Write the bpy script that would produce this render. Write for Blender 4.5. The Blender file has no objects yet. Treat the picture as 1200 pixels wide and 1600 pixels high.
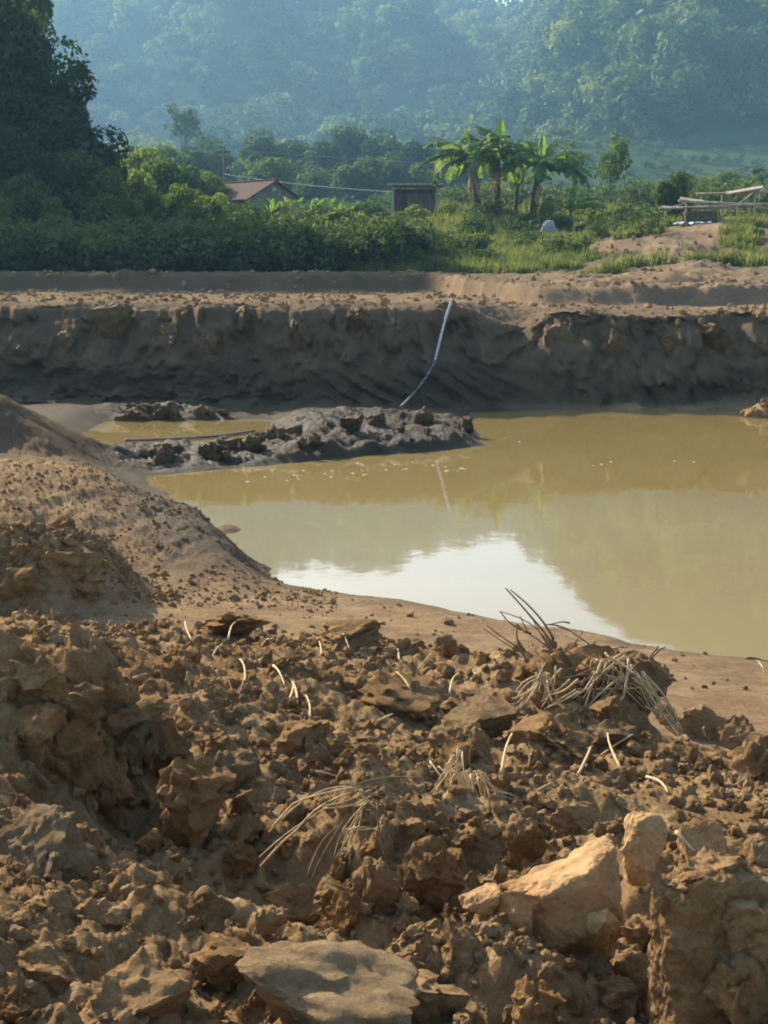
import bpy, bmesh, math, random
import numpy as np
from mathutils import Vector, Matrix
R = math.radians
SC = bpy.context.scene
COL = SC.collection
random.seed(7); RNG = np.random.default_rng(11)

# ------------------------------------------------------------------ camera
EYE = 2.8; FPX = 2462.0; PITCH = R(8.73)
cam_d = bpy.data.cameras.new('camera'); cam = bpy.data.objects.new('camera', cam_d); COL.objects.link(cam)
cam_d.sensor_fit = 'VERTICAL'; cam_d.sensor_height = 24
cam_d.lens = 24 * FPX / 1600
cam_d.clip_start = 0.05; cam_d.clip_end = 6000
cam.location = (0, 0, EYE); cam.rotation_euler = (math.pi / 2 - PITCH, 0, 0)
SC.camera = cam

# ------------------------------------------------------------------ light
SUN_AZ, SUN_EL = R(-38), R(30)          # azimuth from +Y towards +X
w = bpy.data.worlds.new('World'); SC.world = w; w.use_nodes = True
nt = w.node_tree; bg = nt.nodes['Background']
sky = nt.nodes.new('ShaderNodeTexSky'); sky.sky_type = 'NISHITA'; sky.sun_disc = False
sky.sun_elevation = SUN_EL; sky.sun_rotation = SUN_AZ
sky.air_density = 1.0; sky.dust_density = 2.5; sky.ozone_density = 1.0
nt.links.new(sky.outputs[0], bg.inputs[0]); bg.inputs[1].default_value = 0.125
sd = bpy.data.lights.new('sun', 'SUN'); sun = bpy.data.objects.new('sun', sd); COL.objects.link(sun)
sd.energy = 5.0; sd.angle = R(0.6); sd.color = (1.0, 0.90, 0.75)
tosun = Vector((math.sin(SUN_AZ) * math.cos(SUN_EL), math.cos(SUN_AZ) * math.cos(SUN_EL), math.sin(SUN_EL)))
sun.rotation_euler = (-tosun).to_track_quat('-Z', 'Y').to_euler(); sun.location = (-60, 70, 60)
vs = SC.view_settings
vs.view_transform = 'Standard'; vs.look = 'None'; vs.gamma = 1.0; vs.use_curve_mapping = False; vs.exposure = 1.25
SC.render.engine = 'CYCLES'
SC.cycles.use_denoising = True
SC.cycles.max_bounces = 6; SC.cycles.diffuse_bounces = 3; SC.cycles.transmission_bounces = 4
SC.cycles.transparent_max_bounces = 4
SC.cycles.filter_width = 1.9
HAZE = True

# ------------------------------------------------------------------ pixels to places
CP, SP = math.cos(PITCH), math.sin(PITCH)
def ray(px, py):
    x = (px - 600) / FPX; v = -(py - 800) / FPX
    return np.array([x, CP + v * SP, -SP + v * CP])
def G(px, py, z=0.0):
    d = ray(px, py); return d[:2] * ((z - EYE) / d[2])
def Q(px, py, D):
    d = ray(px, py); t = D / d[1]; return Vector((d[0] * t, D, EYE + d[2] * t))

# ------------------------------------------------------------------ noise
def _h(ix, iy, iz, s):
    h = (ix.astype(np.uint32) * np.uint32(374761393) + iy.astype(np.uint32) * np.uint32(668265263)
         + iz.astype(np.uint32) * np.uint32(2147483647 - 58) + np.uint32((s * 2654435761) & 0xffffffff))
    h = (h ^ (h >> np.uint32(13))) * np.uint32(1274126177)
    h = (h ^ (h >> np.uint32(15))) * np.uint32(2246822519)
    return h ^ (h >> np.uint32(16))
_Z = np.zeros(1, dtype=np.int64)
def perlin(x, y, s=0):
    x = np.asarray(x, float); y = np.asarray(y, float)
    ix = np.floor(x).astype(np.int64); iy = np.floor(y).astype(np.int64); fx = x - ix; fy = y - iy
    u = fx * fx * fx * (fx * (fx * 6 - 15) + 10); v = fy * fy * fy * (fy * (fy * 6 - 15) + 10)
    def g(a, b):
        an = _h(ix + a, iy + b, _Z, s) * (2 * np.pi / 4294967296.0)
        return np.cos(an) * (fx - a) + np.sin(an) * (fy - b)
    a = g(0, 0); b = g(1, 0); c = g(0, 1); d = g(1, 1)
    return 1.5 * ((a + u * (b - a)) * (1 - v) + (c + u * (d - c)) * v)
def fbm(x, y, s=0, o=4, bil=False):
    r = 0; am = 1; t = 0
    for k in range(o):
        n = perlin(x, y, s + k * 17)
        r = r + am * (np.abs(n) if bil else n); t += am; am *= .5
        x, y = x * 1.93 * .8 + y * 1.93 * .6 + 3.1, -x * 1.93 * .6 + y * 1.93 * .8 + 7.7
    return r / t
def perlin3(p, s=0):
    i = np.floor(p).astype(np.int64); f = p - i; u = f * f * f * (f * (f * 6 - 15) + 10)
    out = 0
    for a in (0, 1):
        for b in (0, 1):
            for c in (0, 1):
                h = _h(i[:, 0] + a, i[:, 1] + b, i[:, 2] + c, s)
                gx = (h & np.uint32(1023)) / 511.5 - 1; gy = ((h >> np.uint32(10)) & np.uint32(1023)) / 511.5 - 1; gz = ((h >> np.uint32(20)) & np.uint32(1023)) / 511.5 - 1
                d = gx * (f[:, 0] - a) + gy * (f[:, 1] - b) + gz * (f[:, 2] - c)
                wt = (u[:, 0] if a else 1 - u[:, 0]) * (u[:, 1] if b else 1 - u[:, 1]) * (u[:, 2] if c else 1 - u[:, 2])
                out = out + wt * d
    return out
def fbm3(p, s=0, o=4, bil=False):
    r = 0; am = 1; t = 0
    for k in range(o):
        n = perlin3(p, s + 31 * k); r = r + am * (np.abs(n) if bil else n); t += am; am *= .55; p = p * 2.03 + 5.3
    return r / t
def lumps(x, y, cell, s=0, warp=.25, dens=.75):
    """heights of clod-like lumps lying in cells of the given size"""
    wx = x / cell + warp * perlin(x / cell * 1.7, y / cell * 1.7, s + 5) + .12 * perlin(x / cell * 5, y / cell * 5, s + 8)
    wy = y / cell + warp * perlin(x / cell * 1.7, y / cell * 1.7, s + 6) + .12 * perlin(x / cell * 5, y / cell * 5, s + 9)
    ix = np.floor(wx).astype(np.int64); iy = np.floor(wy).astype(np.int64)
    best = np.zeros_like(wx)
    for a in (-1, 0, 1):
        for b in (-1, 0, 1):
            h = _h(ix + a, iy + b, _Z, s)
            u = (h & np.uint32(255)) / 255.; v = ((h >> np.uint32(8)) & np.uint32(255)) / 255.
            r = ((h >> np.uint32(16)) & np.uint32(255)) / 255.; q = ((h >> np.uint32(24)) & np.uint32(255)) / 255.
            rad = (.28 + .5 * r) * (q < dens)
            dx = wx - (ix + a + u); dy = wy - (iy + b + v)
            an = r * 17.; ca, sa = np.cos(an), np.sin(an)
            ex = np.abs(ca * dx + sa * dy); ey = np.abs(-sa * dx + ca * dy) * (1 + .5 * q)
            dd = .5 * np.sqrt(ex * ex + ey * ey) + .5 * np.maximum(ex, ey) * 1.15
            best = np.maximum(best, np.sqrt(np.maximum(0, rad * rad - dd * dd)) * (.5 + .9 * q))
    return best * cell
def ss(a, b, x):
    t = np.clip((x - a) / (b - a), 0, 1); return t * t * (3 - 2 * t)
def gau(x, y, cx, cy, rx, ry, p=2):
    return np.exp(-(np.abs((x - cx) / rx) ** p + np.abs((y - cy) / ry) ** p))

# ------------------------------------------------------------------ lie of the land
NEAR = [G(*p) for p in [(1420, 1075), (1300, 1050), (1190, 1032), (1100, 1021), (1000, 1004), (900, 984), (800, 970), (700, 956), (620, 936), (540, 924), (455, 913)]]
LEFT = [G(*p) for p in [(395, 878), (340, 832), (300, 800), (255, 766), (222, 744)]]
SPIT = [G(*p) for p in [(300, 737), (400, 730), (480, 722), (560, 714), (640, 708), (700, 703), (757, 696), (748, 676), (735, 658)]]
POND = np.array([(16, 7.5), (9, 9.5)] + [tuple(p) for p in NEAR + LEFT + SPIT] + [(1.75, 31.2), (3.5, 31.9), (7.5, 32.1), (12, 31.4), (16, 29)])
HEAP = np.array([(9, 4.5), (4.0, 6.6), (2.3, 7.3), (1.8, 7.6), (1.5, 7.75), (1.25, 8.35), (.9, 9.1), (.4, 9.45), (-.4, 9.9), (-1.1, 10.2), (-1.9, 10.2), (-4, 11.2), (-12, 12)])
def seg_dist(x, y, P, closed):
    d = np.full(x.shape, 1e9); n = len(P)
    for i in range(n if closed else n - 1):
        a = P[i]; b = P[(i + 1) % n]; e = b - a
        t = np.clip(((x - a[0]) * e[0] + (y - a[1]) * e[1]) / (e @ e), 0, 1)
        d = np.minimum(d, (x - a[0] - t * e[0]) ** 2 + (y - a[1] - t * e[1]) ** 2)
    return np.sqrt(d)
def inside(x, y, P):
    r = np.zeros(x.shape, bool); j = len(P) - 1
    for i in range(len(P)):
        c = ((P[i][1] > y) != (P[j][1] > y)) & (x < (P[j][0] - P[i][0]) * (y - P[i][1]) / (P[j][1] - P[i][1] + 1e-12) + P[i][0])
        r ^= c; j = i
    return r
HEAPP = np.vstack([HEAP, [(-12, -30), (9, -30)]])
def field_z(x, y):
    z = 2.66 + (.10 - .062 * ss(4, -3, x)) * np.clip(y - 57, 0, 23) + .048 * np.clip(y - 80, 0, 400)
    z = z + ss(300, 440, y) * 17 * ss(-5, 60, x) * ss(-5, 90, x)
    z = z + 13 * gau(x, y, 28, 372, 30, 34, 2.0)                               # grassy knoll
    z = z + 24 * gau(x, y, -38, 88, 13, 12, 2.6)                              # wooded rise on the left
    z = z + .5 * fbm(x / 14, y / 14, 71, 3) * ss(60, 80, y)
    return z
def land(x, y, full=True):
    x = np.asarray(x, float); y = np.asarray(y, float)
    z = np.full(x.shape, 2.6); wet = np.zeros(x.shape); grass = np.zeros(x.shape); tone = np.zeros(x.shape)
    far = (y > 36) | (np.abs(x) > 24) | (y < -25)
    nearm = ~far
    # ------------ near ground
    if nearm.any():
        X = x[nearm]; Y = y[nearm]
        wob = .12 * perlin(X * .9, Y * .9, 3) + .05 * perlin(X * 3.1, Y * 3.1, 4)
        s = seg_dist(X, Y, POND, True); s = np.where(inside(X, Y, POND), -s, s) + wob
        t = seg_dist(X, Y, HEAP, False); t = np.where(inside(X, Y, HEAPP), t, -t) + .35 * perlin(X * 1.3, Y * 1.3, 12) + .12 * perlin(X * 4, Y * 4, 13)
        sp = np.maximum(s, 0)
        Z = np.where(s > 0, .20 * (1 - np.exp(-sp / 1.2)), -.7 * (1 - np.exp(np.minimum(s, 0) / 1.1)))
        hm = ss(-.15, .5, t)
        Z = Z + hm * .40 + .13 * np.clip(t - .2, 0, 6.2)
        Z = Z + .42 * gau(X, Y, -1.42, 5.55, .42, .5, 3)                        # pile of clods at the left
        Z = Z + .2 * gau(X, Y, 1.0, 8.3, .45, .5, 2.5)                          # root heap
        Z = Z - .28 * gau(X, Y, -.42, 4.55, .30, .30, 2.5) - .2 * gau(X, Y, .0, 4.1, .25, .25) - .22 * gau(X, Y, .72, 3.6, .12, .3) - .25 * gau(X, Y, -.9, 5.2, .25, .35)
        lf = ss(.4, -1.6, X)                                                    # left platform
        Z = Z + lf * ss(.05, 1.5, sp) * ss(13.3, 16.2, Y) * (.58 - .22 * ss(16.8, 18.5, Y)) * ss(22.5, 20, Y)
        Z = Z + 1.12 * gau(X, Y, -7.3, 21.6, 2.75, 1.75, 4) * ss(0, 1.2, sp)
        Z = Z + .52 * gau(X, Y, -2.85, 12.4, .80, .55, 4.5)                         # loose mound
        Z = Z + .3 * ss(0, .55, sp) * ss(1.6, .5, sp) * gau(X, Y, -1.75, 15.0, 1.0, 1.5, 2.4)
        # spit
        sw = ss(-4.6, -3.6, X) * ss(2.3, 1.9, X) * ss(21.3, 22.3, Y) * ss(30.2, 28.6, Y)
        A = -.03 + .15 * ss(-2.2, -1.0, X) - .06 * ss(.9, 1.7, X)
        Z = Z + sw * A * ss(.02, .28, sp) + sw * .07 * ss(.0, .25, sp)
        Z = Z + .08 * gau(X, Y, -1.35, 25.6, .4, .5, 2.2) * (s > 0)
        pool = gau(X, Y, -3.65, 27.7, 1.75, 2.75, 5)
        Z = Z * (1 - pool) - .16 * pool
        Z = Z + .34 * gau(X, Y, -4.0, 30.0, 1.15, .42, 2.4) + .12 * gau(X, Y, -5.2, 30.2, .4, .3)
        Z = np.maximum(Z, .55 * gau(X, Y, 7.9, 30.9, .75, .6, 2.2) - .12)
        islet = .16 * gau(X, Y, *G(355, 828), .22, .35, 2) - .10
        Z = np.maximum(Z, islet)
        # far bank
        yt = 31.75 - 1.0 * ss(2.0, .2, X) + .5 * ss(-3, -8, X) + .16 * perlin(X * .7, X * 0 + 2, 21) + .07 * perlin(X * 2.3, X * 0 + 5, 22)
        zt = 2.06 - .17 * ss(1.5, 5, X) + .05 * perlin(X * .8, X * 0, 23)
        q = Y - yt
        up = ss(2.2, 3.6, X)
        zq = zt * np.interp(q, [-.2, .2, 1.8, 2.4], [0, .1, 1, 1]); fz0 = ss(-.25, .25, q) * ss(2.5, 1.9, q)
        scr = ss(-2.6, -.8, X) * ss(4.4, 2.4, X) * ss(1.35, .85, zq)
        if full:
            cc = X + zq * 1.15 + .3 * perlin(X * .4, zq * .5, 60)
            ch = .55 * lumps(X, zq * 1.1 + 40, .85, 61, .35, .75) + .6 * lumps(X, zq + 50, .36, 62, .35, .8) + .6 * lumps(X, zq + 60, .16, 63, .3, .8) + .5 * fbm(X * .8, zq * 1.1, 64, 6) - .26
            push = fz0 * ((1 - scr) * ch * 1.15 + scr * (.26 * perlin(cc * 2.6, zq * .2, 65) + .10 * perlin(cc * 7.3, zq * .4, 66) + .16 * fbm(X * 2.5, zq * 2.5, 67, 5)))
            land.push = np.zeros(x.shape); land.push[nearm] = push * (Y > 29.5)
        pl = np.interp(q, [-.6, 0, .5, 1.25, 1.65, 1.95, 2.3], [0, .02, .20, .50, .80, .97, 1.0])
        pr = np.interp(q, [-.3, 0, .45, .85, 1.25, 1.5, 1.9], [0, .03, .30, .58, .86, .98, 1.0])
        pf = pl * (1 - up) + pr * up
        B = zt * pf - .35 * gau(X, Y, 2.75, 34.1, .7, 1.0, 3)
        isb = (pf > .02)
        Zb = np.where(q > -.6, np.maximum(Z * (1 - ss(-.2, .5, q)), 0) + B, Z)
        Z = np.where(isb, np.maximum(Zb, np.where(q < .4, Z, -9)), Z)
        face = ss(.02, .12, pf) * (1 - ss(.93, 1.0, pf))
        hmask = hm * (1 - ss(20, 24, Y))
        smooth_r = gau(X, Y, 1.45, 5.6, .55, .5, 3)                              # trodden patch on the right
        if full:
            big = lumps(X, Y, .62, 1, .3, .6); mid = lumps(X, Y, .27, 2, .3, .75); sm = lumps(X, Y, .12, 3, .3, .8); ti = lumps(X, Y, .055, 4, .25, .8)
            rg = 1 - .8 * smooth_r
            ramp = .30 + .70 * ss(.8, 3.4, t)
            Z = Z + hmask * rg * (ramp * (.30 * big + .26 * mid) + .24 * sm + .24 * ti + .15 * ramp * fbm(X * 1.9, Y * 1.9, 40, 6) + .12 * ramp * (fbm(X * 3.3, Y * 3.3, 41, 6, True) - .2) + .03 * fbm(X * 14, Y * 14, 42, 4) - .05)
            flat = (1 - hmask) * (Y < 20)
            gr = lf * ss(13.2, 14.2, Y) * ss(.2, 1.0, sp)
            md = gau(X, Y, -2.8, 12.5, .95, .75, 3)
            Z = Z + flat * ss(-.2, .3, s) * (.028 * fbm(X * 1.6, Y * 1.6, 50, 4) + .2 * ti * ss(.1, .35, fbm(X * .8, Y * .8, 51, 3))
                    + gr * (.28 * sm * ss(-.2, .2, fbm(X * .9, Y * .9, 52, 2)) + .45 * ti + .06 * fbm(X * 3, Y * 3, 54, 6)) + md * (.3 * mid + .5 * sm + .5 * ti + .14 * fbm(X * 3, Y * 3, 53, 6)))
            br = (1 - hmask) * gau(X, Y, -6.9, 21.2, 3.4, 2.6, 3) * ss(.2, .8, sp)
            Z = Z + br * (.25 * sm + .3 * ti + .12 * fbm(X * 1.5, Y * 1.5, 58, 5))
            sl = np.maximum(sw * ss(.05, .3, sp) * (1 - pool), gau(X, Y, -4.0, 30.0, 1.2, .5, 3))
            Z = Z + sl * (.30 * mid + .34 * sm + .3 * ti - .09 + .16 * fbm(X * 1.5, Y * 1.5, 56, 6))
            Z = Z + face * .08 * fbm(X * 5, Y * 5, 67, 4)
            Z = Z + ss(.93, 1.0, pf) * (.07 * fbm(X * .9, Y * .9, 68, 3) + .05 * fbm(X * 6, Y * 6, 70, 3) + .5 * sm * ss(-.15, .2, perlin(X * .6, Y * .6, 69)))
            Z = np.where(s < -.25, np.minimum(Z, np.maximum(Z, -.9)), Z)
        z[nearm] = Z
        low = ss(.22, .02, Z) * (1 - hmask)
        spw = np.maximum(np.maximum(sw * .95, gau(X, Y, -4.0, 30, 1.4, .7, 3)), .8 * ss(.95, .25, sp) * (Y > 13) * lf * ss(.75, .1, Z))
        spw = np.maximum(spw, .75 * ss(.35, .05, pf) * (pf > .01) * ss(3.0, 1.0, X))
        spw = np.maximum(spw, .85 * ss(26.5, 27.5, Y) * ss(4.6, 1.0, X + .8 * perlin(X * .9, Y * .9, 95)) * ss(1.2, .8, Z) * ss(.5, .2, pf))
        pud = ss(.12, .3, fbm(X * .55 + 3, Y * .9, 91, 3)) * (1 - hmask) * ss(.3, .15, Z) * .8 * (Y < 13)
        wet[nearm] = np.clip(np.maximum(np.maximum(.22 * low, spw), .6 * pud), 0, 1) * (Y < 35)
        flank = gau(X, Y, -1.7, 15.2, 1.3, 1.9, 3) * ss(1.6, .7, sp + .35 * perlin(X * 2, Y * 2, 93)) * (s > 0)
        margin = ss(.30, .05, sp + .2 * perlin(X * 2.5, Y * 2.5, 94)) * (s > -.2) * (1 - hmask)
        wet[nearm] = np.maximum(wet[nearm], np.maximum(.65 * flank, .4 * margin) * (Y < 34))
        tone[nearm] = np.clip(.55 * hmask + .45 * gau(X, Y, -2.8, 12.5, .95, .75, 3) + .25 * smooth_r - .62 * face - .8 * sw - .5 * gau(X, Y, -4.0, 30, 1.4, .7, 3) - .7 * gau(X, Y, -6.0, 21.2, 3.6, 2.2, 4) - .7 * ss(26.5, 27.5, Y) * ss(4.6, 1.0, X + .8 * perlin(X * .9, Y * .9, 95)) * ss(.5, .2, pf) - .6 * flank - .3 * margin, -1, 1) - .5 * ss(.95, 1, pf) * (q > .5)  # back ridge term: the slope's shade is painted into its tone
    # ------------ far ground
    if far.any():
        X = x[far]; Y = y[far]
        zt = 2.06 - .17 * ss(1.5, 5, X)
        wv = .5 * perlin(X * .25, X * 0 + 9, 25)
        y2 = 51.5 - 11.5 * ss(1.2, 4.2, X) + wv
        up2 = ss(0, .9, Y - y2)
        z2 = 2.63 - .27 * ss(1.2, 4.2, X)
        rise = ss(3.5, 9.5, X - (Y - 41) * .10) * ss(42, 64, Y) * .75
        zz = zt + (z2 - zt) * up2
        zz = np.where(Y > 50, zz + (2.66 - zz) * ss(50, 57, Y), zz)
        fz = field_z(X, Y) - 2.66
        zz = zz + np.where(Y > 55, fz, 0) + rise * (1 - ss(66, 78, Y)) + .30 * gau(X, Y, 13.0, 65, 4.0, 4, 2.5)
        zz = zz + .5 * gau(X, Y, 5.6, 77.5, 3.6, 2.4)                            # hump below the bananas
        if full:
            zz = zz + (Y < 60) * (.09 * fbm(X * .8, Y * .8, 26, 5) + .35 * lumps(X, Y, .5, 27) * (.25 + up2 * ss(8, 0, Y - y2))) + (rise > .05) * (Y < 68) * (.14 * lumps(X, Y, 1.1, 28) + .22 * lumps(X, Y, .45, 30) + .35 * fbm(X * .4, Y * .4, 29, 5) - .05)
        side = ss(24, 30, np.abs(X)) * (Y < 52); zz = np.where(side > 0, zz * (1 - side) + 2.6 * side, zz)
        zz = np.where(Y < -25, 1.6, zz)
        z[far] = zz
        brown = np.maximum(ss(58.5, 57, Y + 1.2 * perlin(X * .4, Y * .4, 33)), ss(.25, .6, rise / .75 * 2) * ss(66.5, 64.5, Y + 1.5 * perlin(X * .35, Y * .35, 34) - 2.6 * gau(X, Y, 12.0, 66, 2.2, 6)))
        grass[far] = np.maximum(1 - np.clip(brown, 0, 1), ss(.12, .34, fbm(X * .35 + 7, Y * .25, 36, 4)) * ss(3, 5, X) * ss(51, 56, Y))
        tone[far] = -.42 - .55 * ss(50.3, 51.2, Y) * ss(2.5, 0, X) + .5 * fbm(X * .4, Y * .6, 37, 4)  # left terrace riser: shade of the wooded rise deepened in the soil colour
    return z, wet, grass, tone
def H(x, y, full=True):
    return float(land(np.array([float(x)]), np.array([float(y)]), full)[0][0])
def hit(px, py, lo=1.5, hi=130, full=False):
    d = ray(px, py); t = np.geomspace(lo, hi, 900) / d[1]
    z = land(d[0] * t, d[1] * t, full)[0]; rz = EYE + d[2] * t
    k = np.argmax(rz < z)
    if not (rz < z).any(): k = len(t) - 1
    return Vector((d[0] * t[k], d[1] * t[k], z[k]))

# ------------------------------------------------------------------ materials
def mat(name):
    m = bpy.data.materials.new(name); m.use_nodes = True; n = m.node_tree
    return m, n, n.nodes['Principled BSDF']
def N(n, t, **kw):
    o = n.nodes.new(t)
    for k, v in kw.items(): setattr(o, k, v)
    return o
def noise(n, vec, scale, detail=6, rough=.6, dist=0):
    o = N(n, 'ShaderNodeTexNoise'); n.links.new(vec, o.inputs['Vector'])
    o.inputs['Scale'].default_value = scale; o.inputs['Detail'].default_value = detail; o.inputs['Roughness'].default_value = rough; o.inputs['Distortion'].default_value = dist
    return o.outputs['Fac']
def ramp(n, fac, stops):
    o = N(n, 'ShaderNodeValToRGB'); n.links.new(fac, o.inputs[0]); e = o.color_ramp.elements
    while len(e) < len(stops): e.new(.5)
    for k, (p, c) in enumerate(stops): e[k].position = p; e[k].color = (*c, 1)
    return o.outputs[0]
def mixc(n, f, a, b, mode='MIX'):
    o = N(n, 'ShaderNodeMix', data_type='RGBA', blend_type=mode)
    for i, v in ((0, f), (6, a), (7, b)):
        if isinstance(v, (int, float)): o.inputs[i].default_value = v
        elif isinstance(v, tuple): o.inputs[i].default_value = (*v, 1)
        else: n.links.new(v, o.inputs[i])
    return o.outputs[2]
def mth(n, op, a, b=0.0, clamp=False):
    o = N(n, 'ShaderNodeMath', operation=op, use_clamp=clamp)
    for i, v in ((0, a), (1, b)):
        if isinstance(v, (int, float)): o.inputs[i].default_value = v
        else: n.links.new(v, o.inputs[i])
    return o.outputs[0]
def bump(n, h, strength, dist, prev=None):
    o = N(n, 'ShaderNodeBump'); n.links.new(h, o.inputs['Height']); o.inputs['Strength'].default_value = strength; o.inputs['Distance'].default_value = dist
    if prev is not None: n.links.new(prev, o.inputs['Normal'])
    return o.outputs[0]
def earth(name, ground=False, tint=(1, 1, 1), pale=0.0, fine=1.0, wetv=0.0):
    m, n, b = mat(name)
    geo = N(n, 'ShaderNodeNewGeometry'); pos = geo.outputs['Position']
    if ground: vec = pos
    else:
        tc = N(n, 'ShaderNodeTexCoord'); oi = N(n, 'ShaderNodeObjectInfo')
        vm = N(n, 'ShaderNodeVectorMath', operation='ADD'); n.links.new(pos, vm.inputs[0])
        n.links.new(oi.outputs['Location'], vm.inputs[1]); vec = vm.outputs[0]
    n1 = noise(n, vec, 1.7, 5, .6); n2 = noise(n, vec, 11, 6, .65); n3 = noise(n, vec, 70, 4, .7)
    f = mth(n, 'ADD', mth(n, 'MULTIPLY', n1, .45), mth(n, 'ADD', mth(n, 'MULTIPLY', n2, .4), mth(n, 'MULTIPLY', n3, .25)))
    T = lambda c: tuple(c[i] * tint[i] for i in range(3))
    p = .5 + .0
    c = ramp(n, f, [(.36, T((.142, .082, .037))), (.50, T((.315, .195, .088))), (.66, T((.52, .355, .182)))])
    if pale: c = mixc(n, pale, c, (.40, .31, .195))
    # reddish stains
    rs = ramp(n, noise(n, vec, 3.3, 3, .5), [(.52, (0, 0, 0)), (.68, (1, 1, 1))])
    c = mixc(n, mth(n, 'MULTIPLY', rs, .35), c, T((.22, .118, .048)))
    rough = .93
    if ground:
        aw = N(n, 'ShaderNodeAttribute', attribute_name='wet').outputs['Fac']
        ag = N(n, 'ShaderNodeAttribute', attribute_name='grass').outputs['Fac']
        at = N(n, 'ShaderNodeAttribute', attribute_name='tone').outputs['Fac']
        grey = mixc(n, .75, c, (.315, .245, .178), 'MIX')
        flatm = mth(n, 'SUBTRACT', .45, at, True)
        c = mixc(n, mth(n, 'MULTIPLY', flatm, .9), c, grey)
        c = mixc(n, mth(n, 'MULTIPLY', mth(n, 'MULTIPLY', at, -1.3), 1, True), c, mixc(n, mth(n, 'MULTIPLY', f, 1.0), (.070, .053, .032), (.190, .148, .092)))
        gc = ramp(n, noise(n, pos, .2, 7, .65), [(.35, (.030, .052, .016)), (.58, (.062, .092, .028)), (.75, (.11, .125, .045))])
        c = mixc(n, ag, c, gc)
        wn = mth(n, 'MULTIPLY', aw, ramp(n, noise(n, pos, 2.4, 5, .6), [(.28, (.4, .4, .4)), (.6, (1, 1, 1))]))
        c = mixc(n, mth(n, 'MULTIPLY', wn, .72), c, mixc(n, .9, c, (.16, .145, .12), 'MULTIPLY'))
        rr = N(n, 'ShaderNodeMapRange'); n.links.new(wn, rr.inputs[0]); rr.inputs[3].default_value = .95; rr.inputs[4].default_value = .40
        n.links.new(rr.outputs[0], b.inputs['Roughness'])
    else:
        b.inputs['Roughness'].default_value = rough - .5 * wetv
    n.links.new(c, b.inputs['Base Color'])
    b.inputs['Specular IOR Level'].default_value = .12 * wetv
    if ground:
        sm_ = N(n, 'ShaderNodeMapRange'); n.links.new(wn, sm_.inputs[0]); sm_.inputs[3].default_value = 0.0; sm_.inputs[4].default_value = .06; n.links.new(mth(n, 'MULTIPLY', sm_.outputs[0], mth(n, 'SUBTRACT', 1.0, ag)), b.inputs['Specular IOR Level'])
    bn = bump(n, noise(n, vec, 15, 8, .72), 1.0 * fine, .075)
    bn = bump(n, noise(n, vec, 75, 5, .75), .9 * fine, .018, bn)
    n.links.new(bn, b.inputs['Normal'])
    return m
def plain(name, c1, c2, scale=8, rough=.8, bmp=.3, bscale=30, bd=.01, stretch=(1, 1, 1)):
    m, n, b = mat(name); tc = N(n, 'ShaderNodeTexCoord')
    mp = N(n, 'ShaderNodeMapping'); n.links.new(tc.outputs['Object'], mp.inputs[0]); mp.inputs['Scale'].default_value = stretch
    f = noise(n, mp.outputs[0], scale, 5, .6)
    n.links.new(ramp(n, f, [(.35, c1), (.65, c2)]), b.inputs['Base Color']); b.inputs['Roughness'].default_value = rough; b.inputs['Specular IOR Level'].default_value = .04
    if bmp: n.links.new(bump(n, noise(n, mp.outputs[0], bscale, 4, .6), bmp, bd), b.inputs['Normal'])
    return m
def leafmat(name, dark, mid, light, trans=.35, patch=0.0):
    m, n, b = mat(name); n.nodes.remove(b); out = n.nodes['Material Output']
    geo = N(n, 'ShaderNodeNewGeometry'); oi = N(n, 'ShaderNodeObjectInfo')
    f = mth(n, 'ADD', mth(n, 'MULTIPLY', geo.outputs['Random Per Island'], .25 if patch == .016 else .45), mth(n, 'MULTIPLY', oi.outputs['Random'], .50 if patch == .016 else .30))
    ns = noise(n, geo.outputs['Position'], patch if patch else .5, 3, .55)
    f = mth(n, 'ADD', f, mth(n, 'MULTIPLY', ns, .45))
    c = ramp(n, f, [(.30, dark), (.58, mid), (.88, light)])
    d = N(n, 'ShaderNodeBsdfDiffuse'); n.links.new(c, d.inputs[0])
    t = N(n, 'ShaderNodeBsdfTranslucent'); n.links.new(mixc(n, 1.0, c, (1.25, 1.2, .55), 'MULTIPLY'), t.inputs[0])
    mx = N(n, 'ShaderNodeMixShader'); mx.inputs[0].default_value = trans; n.links.new(d.outputs[0], mx.inputs[1]); n.links.new(t.outputs[0], mx.inputs[2])
    g = N(n, 'ShaderNodeBsdfGlossy'); g.inputs['Roughness'].default_value = .6; g.inputs[0].default_value = (.6, .65, .6, 1)
    m2 = N(n, 'ShaderNodeMixShader'); m2.inputs[0].default_value = .025; n.links.new(mx.outputs[0], m2.inputs[1]); n.links.new(g.outputs[0], m2.inputs[2])
    n.links.new(m2.outputs[0], out.inputs['Surface'])
    return m
M = {}
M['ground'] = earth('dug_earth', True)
M['clod'] = earth('clod_earth', tint=(.98, .95, .92))
M['clod_red'] = earth('red_clod_earth', tint=(.95, .86, .78))
M['clod_pale'] = earth('pale_clay', pale=.35)
M['clod_grey'] = earth('grey_clay', tint=(.72, .76, .82), pale=.12)
M['clod_clay'] = earth('smooth_clay', tint=(1.0, .92, .85), pale=.12, fine=.45)
M['wet_mud'] = earth('damp_clay', tint=(.46, .48, .50), wetv=.6)
M['straw'] = plain('straw', (.36, .25, .125), (.60, .45, .25), 14, .7, .2, 60, .002, (4, 4, 1))
M['twig'] = plain('twig', (.13, .085, .05), (.25, .17, .10), 14, .8, .3, 60, .002)
M['bark'] = plain('bark', (.07, .055, .04), (.17, .14, .11), 5, .9, .6, 14, .03, (1, 1, .25))
M['leaf_dark'] = leafmat('leaf_dark', (.020, .042, .016), (.040, .075, .024), (.075, .115, .032), .32)
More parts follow.
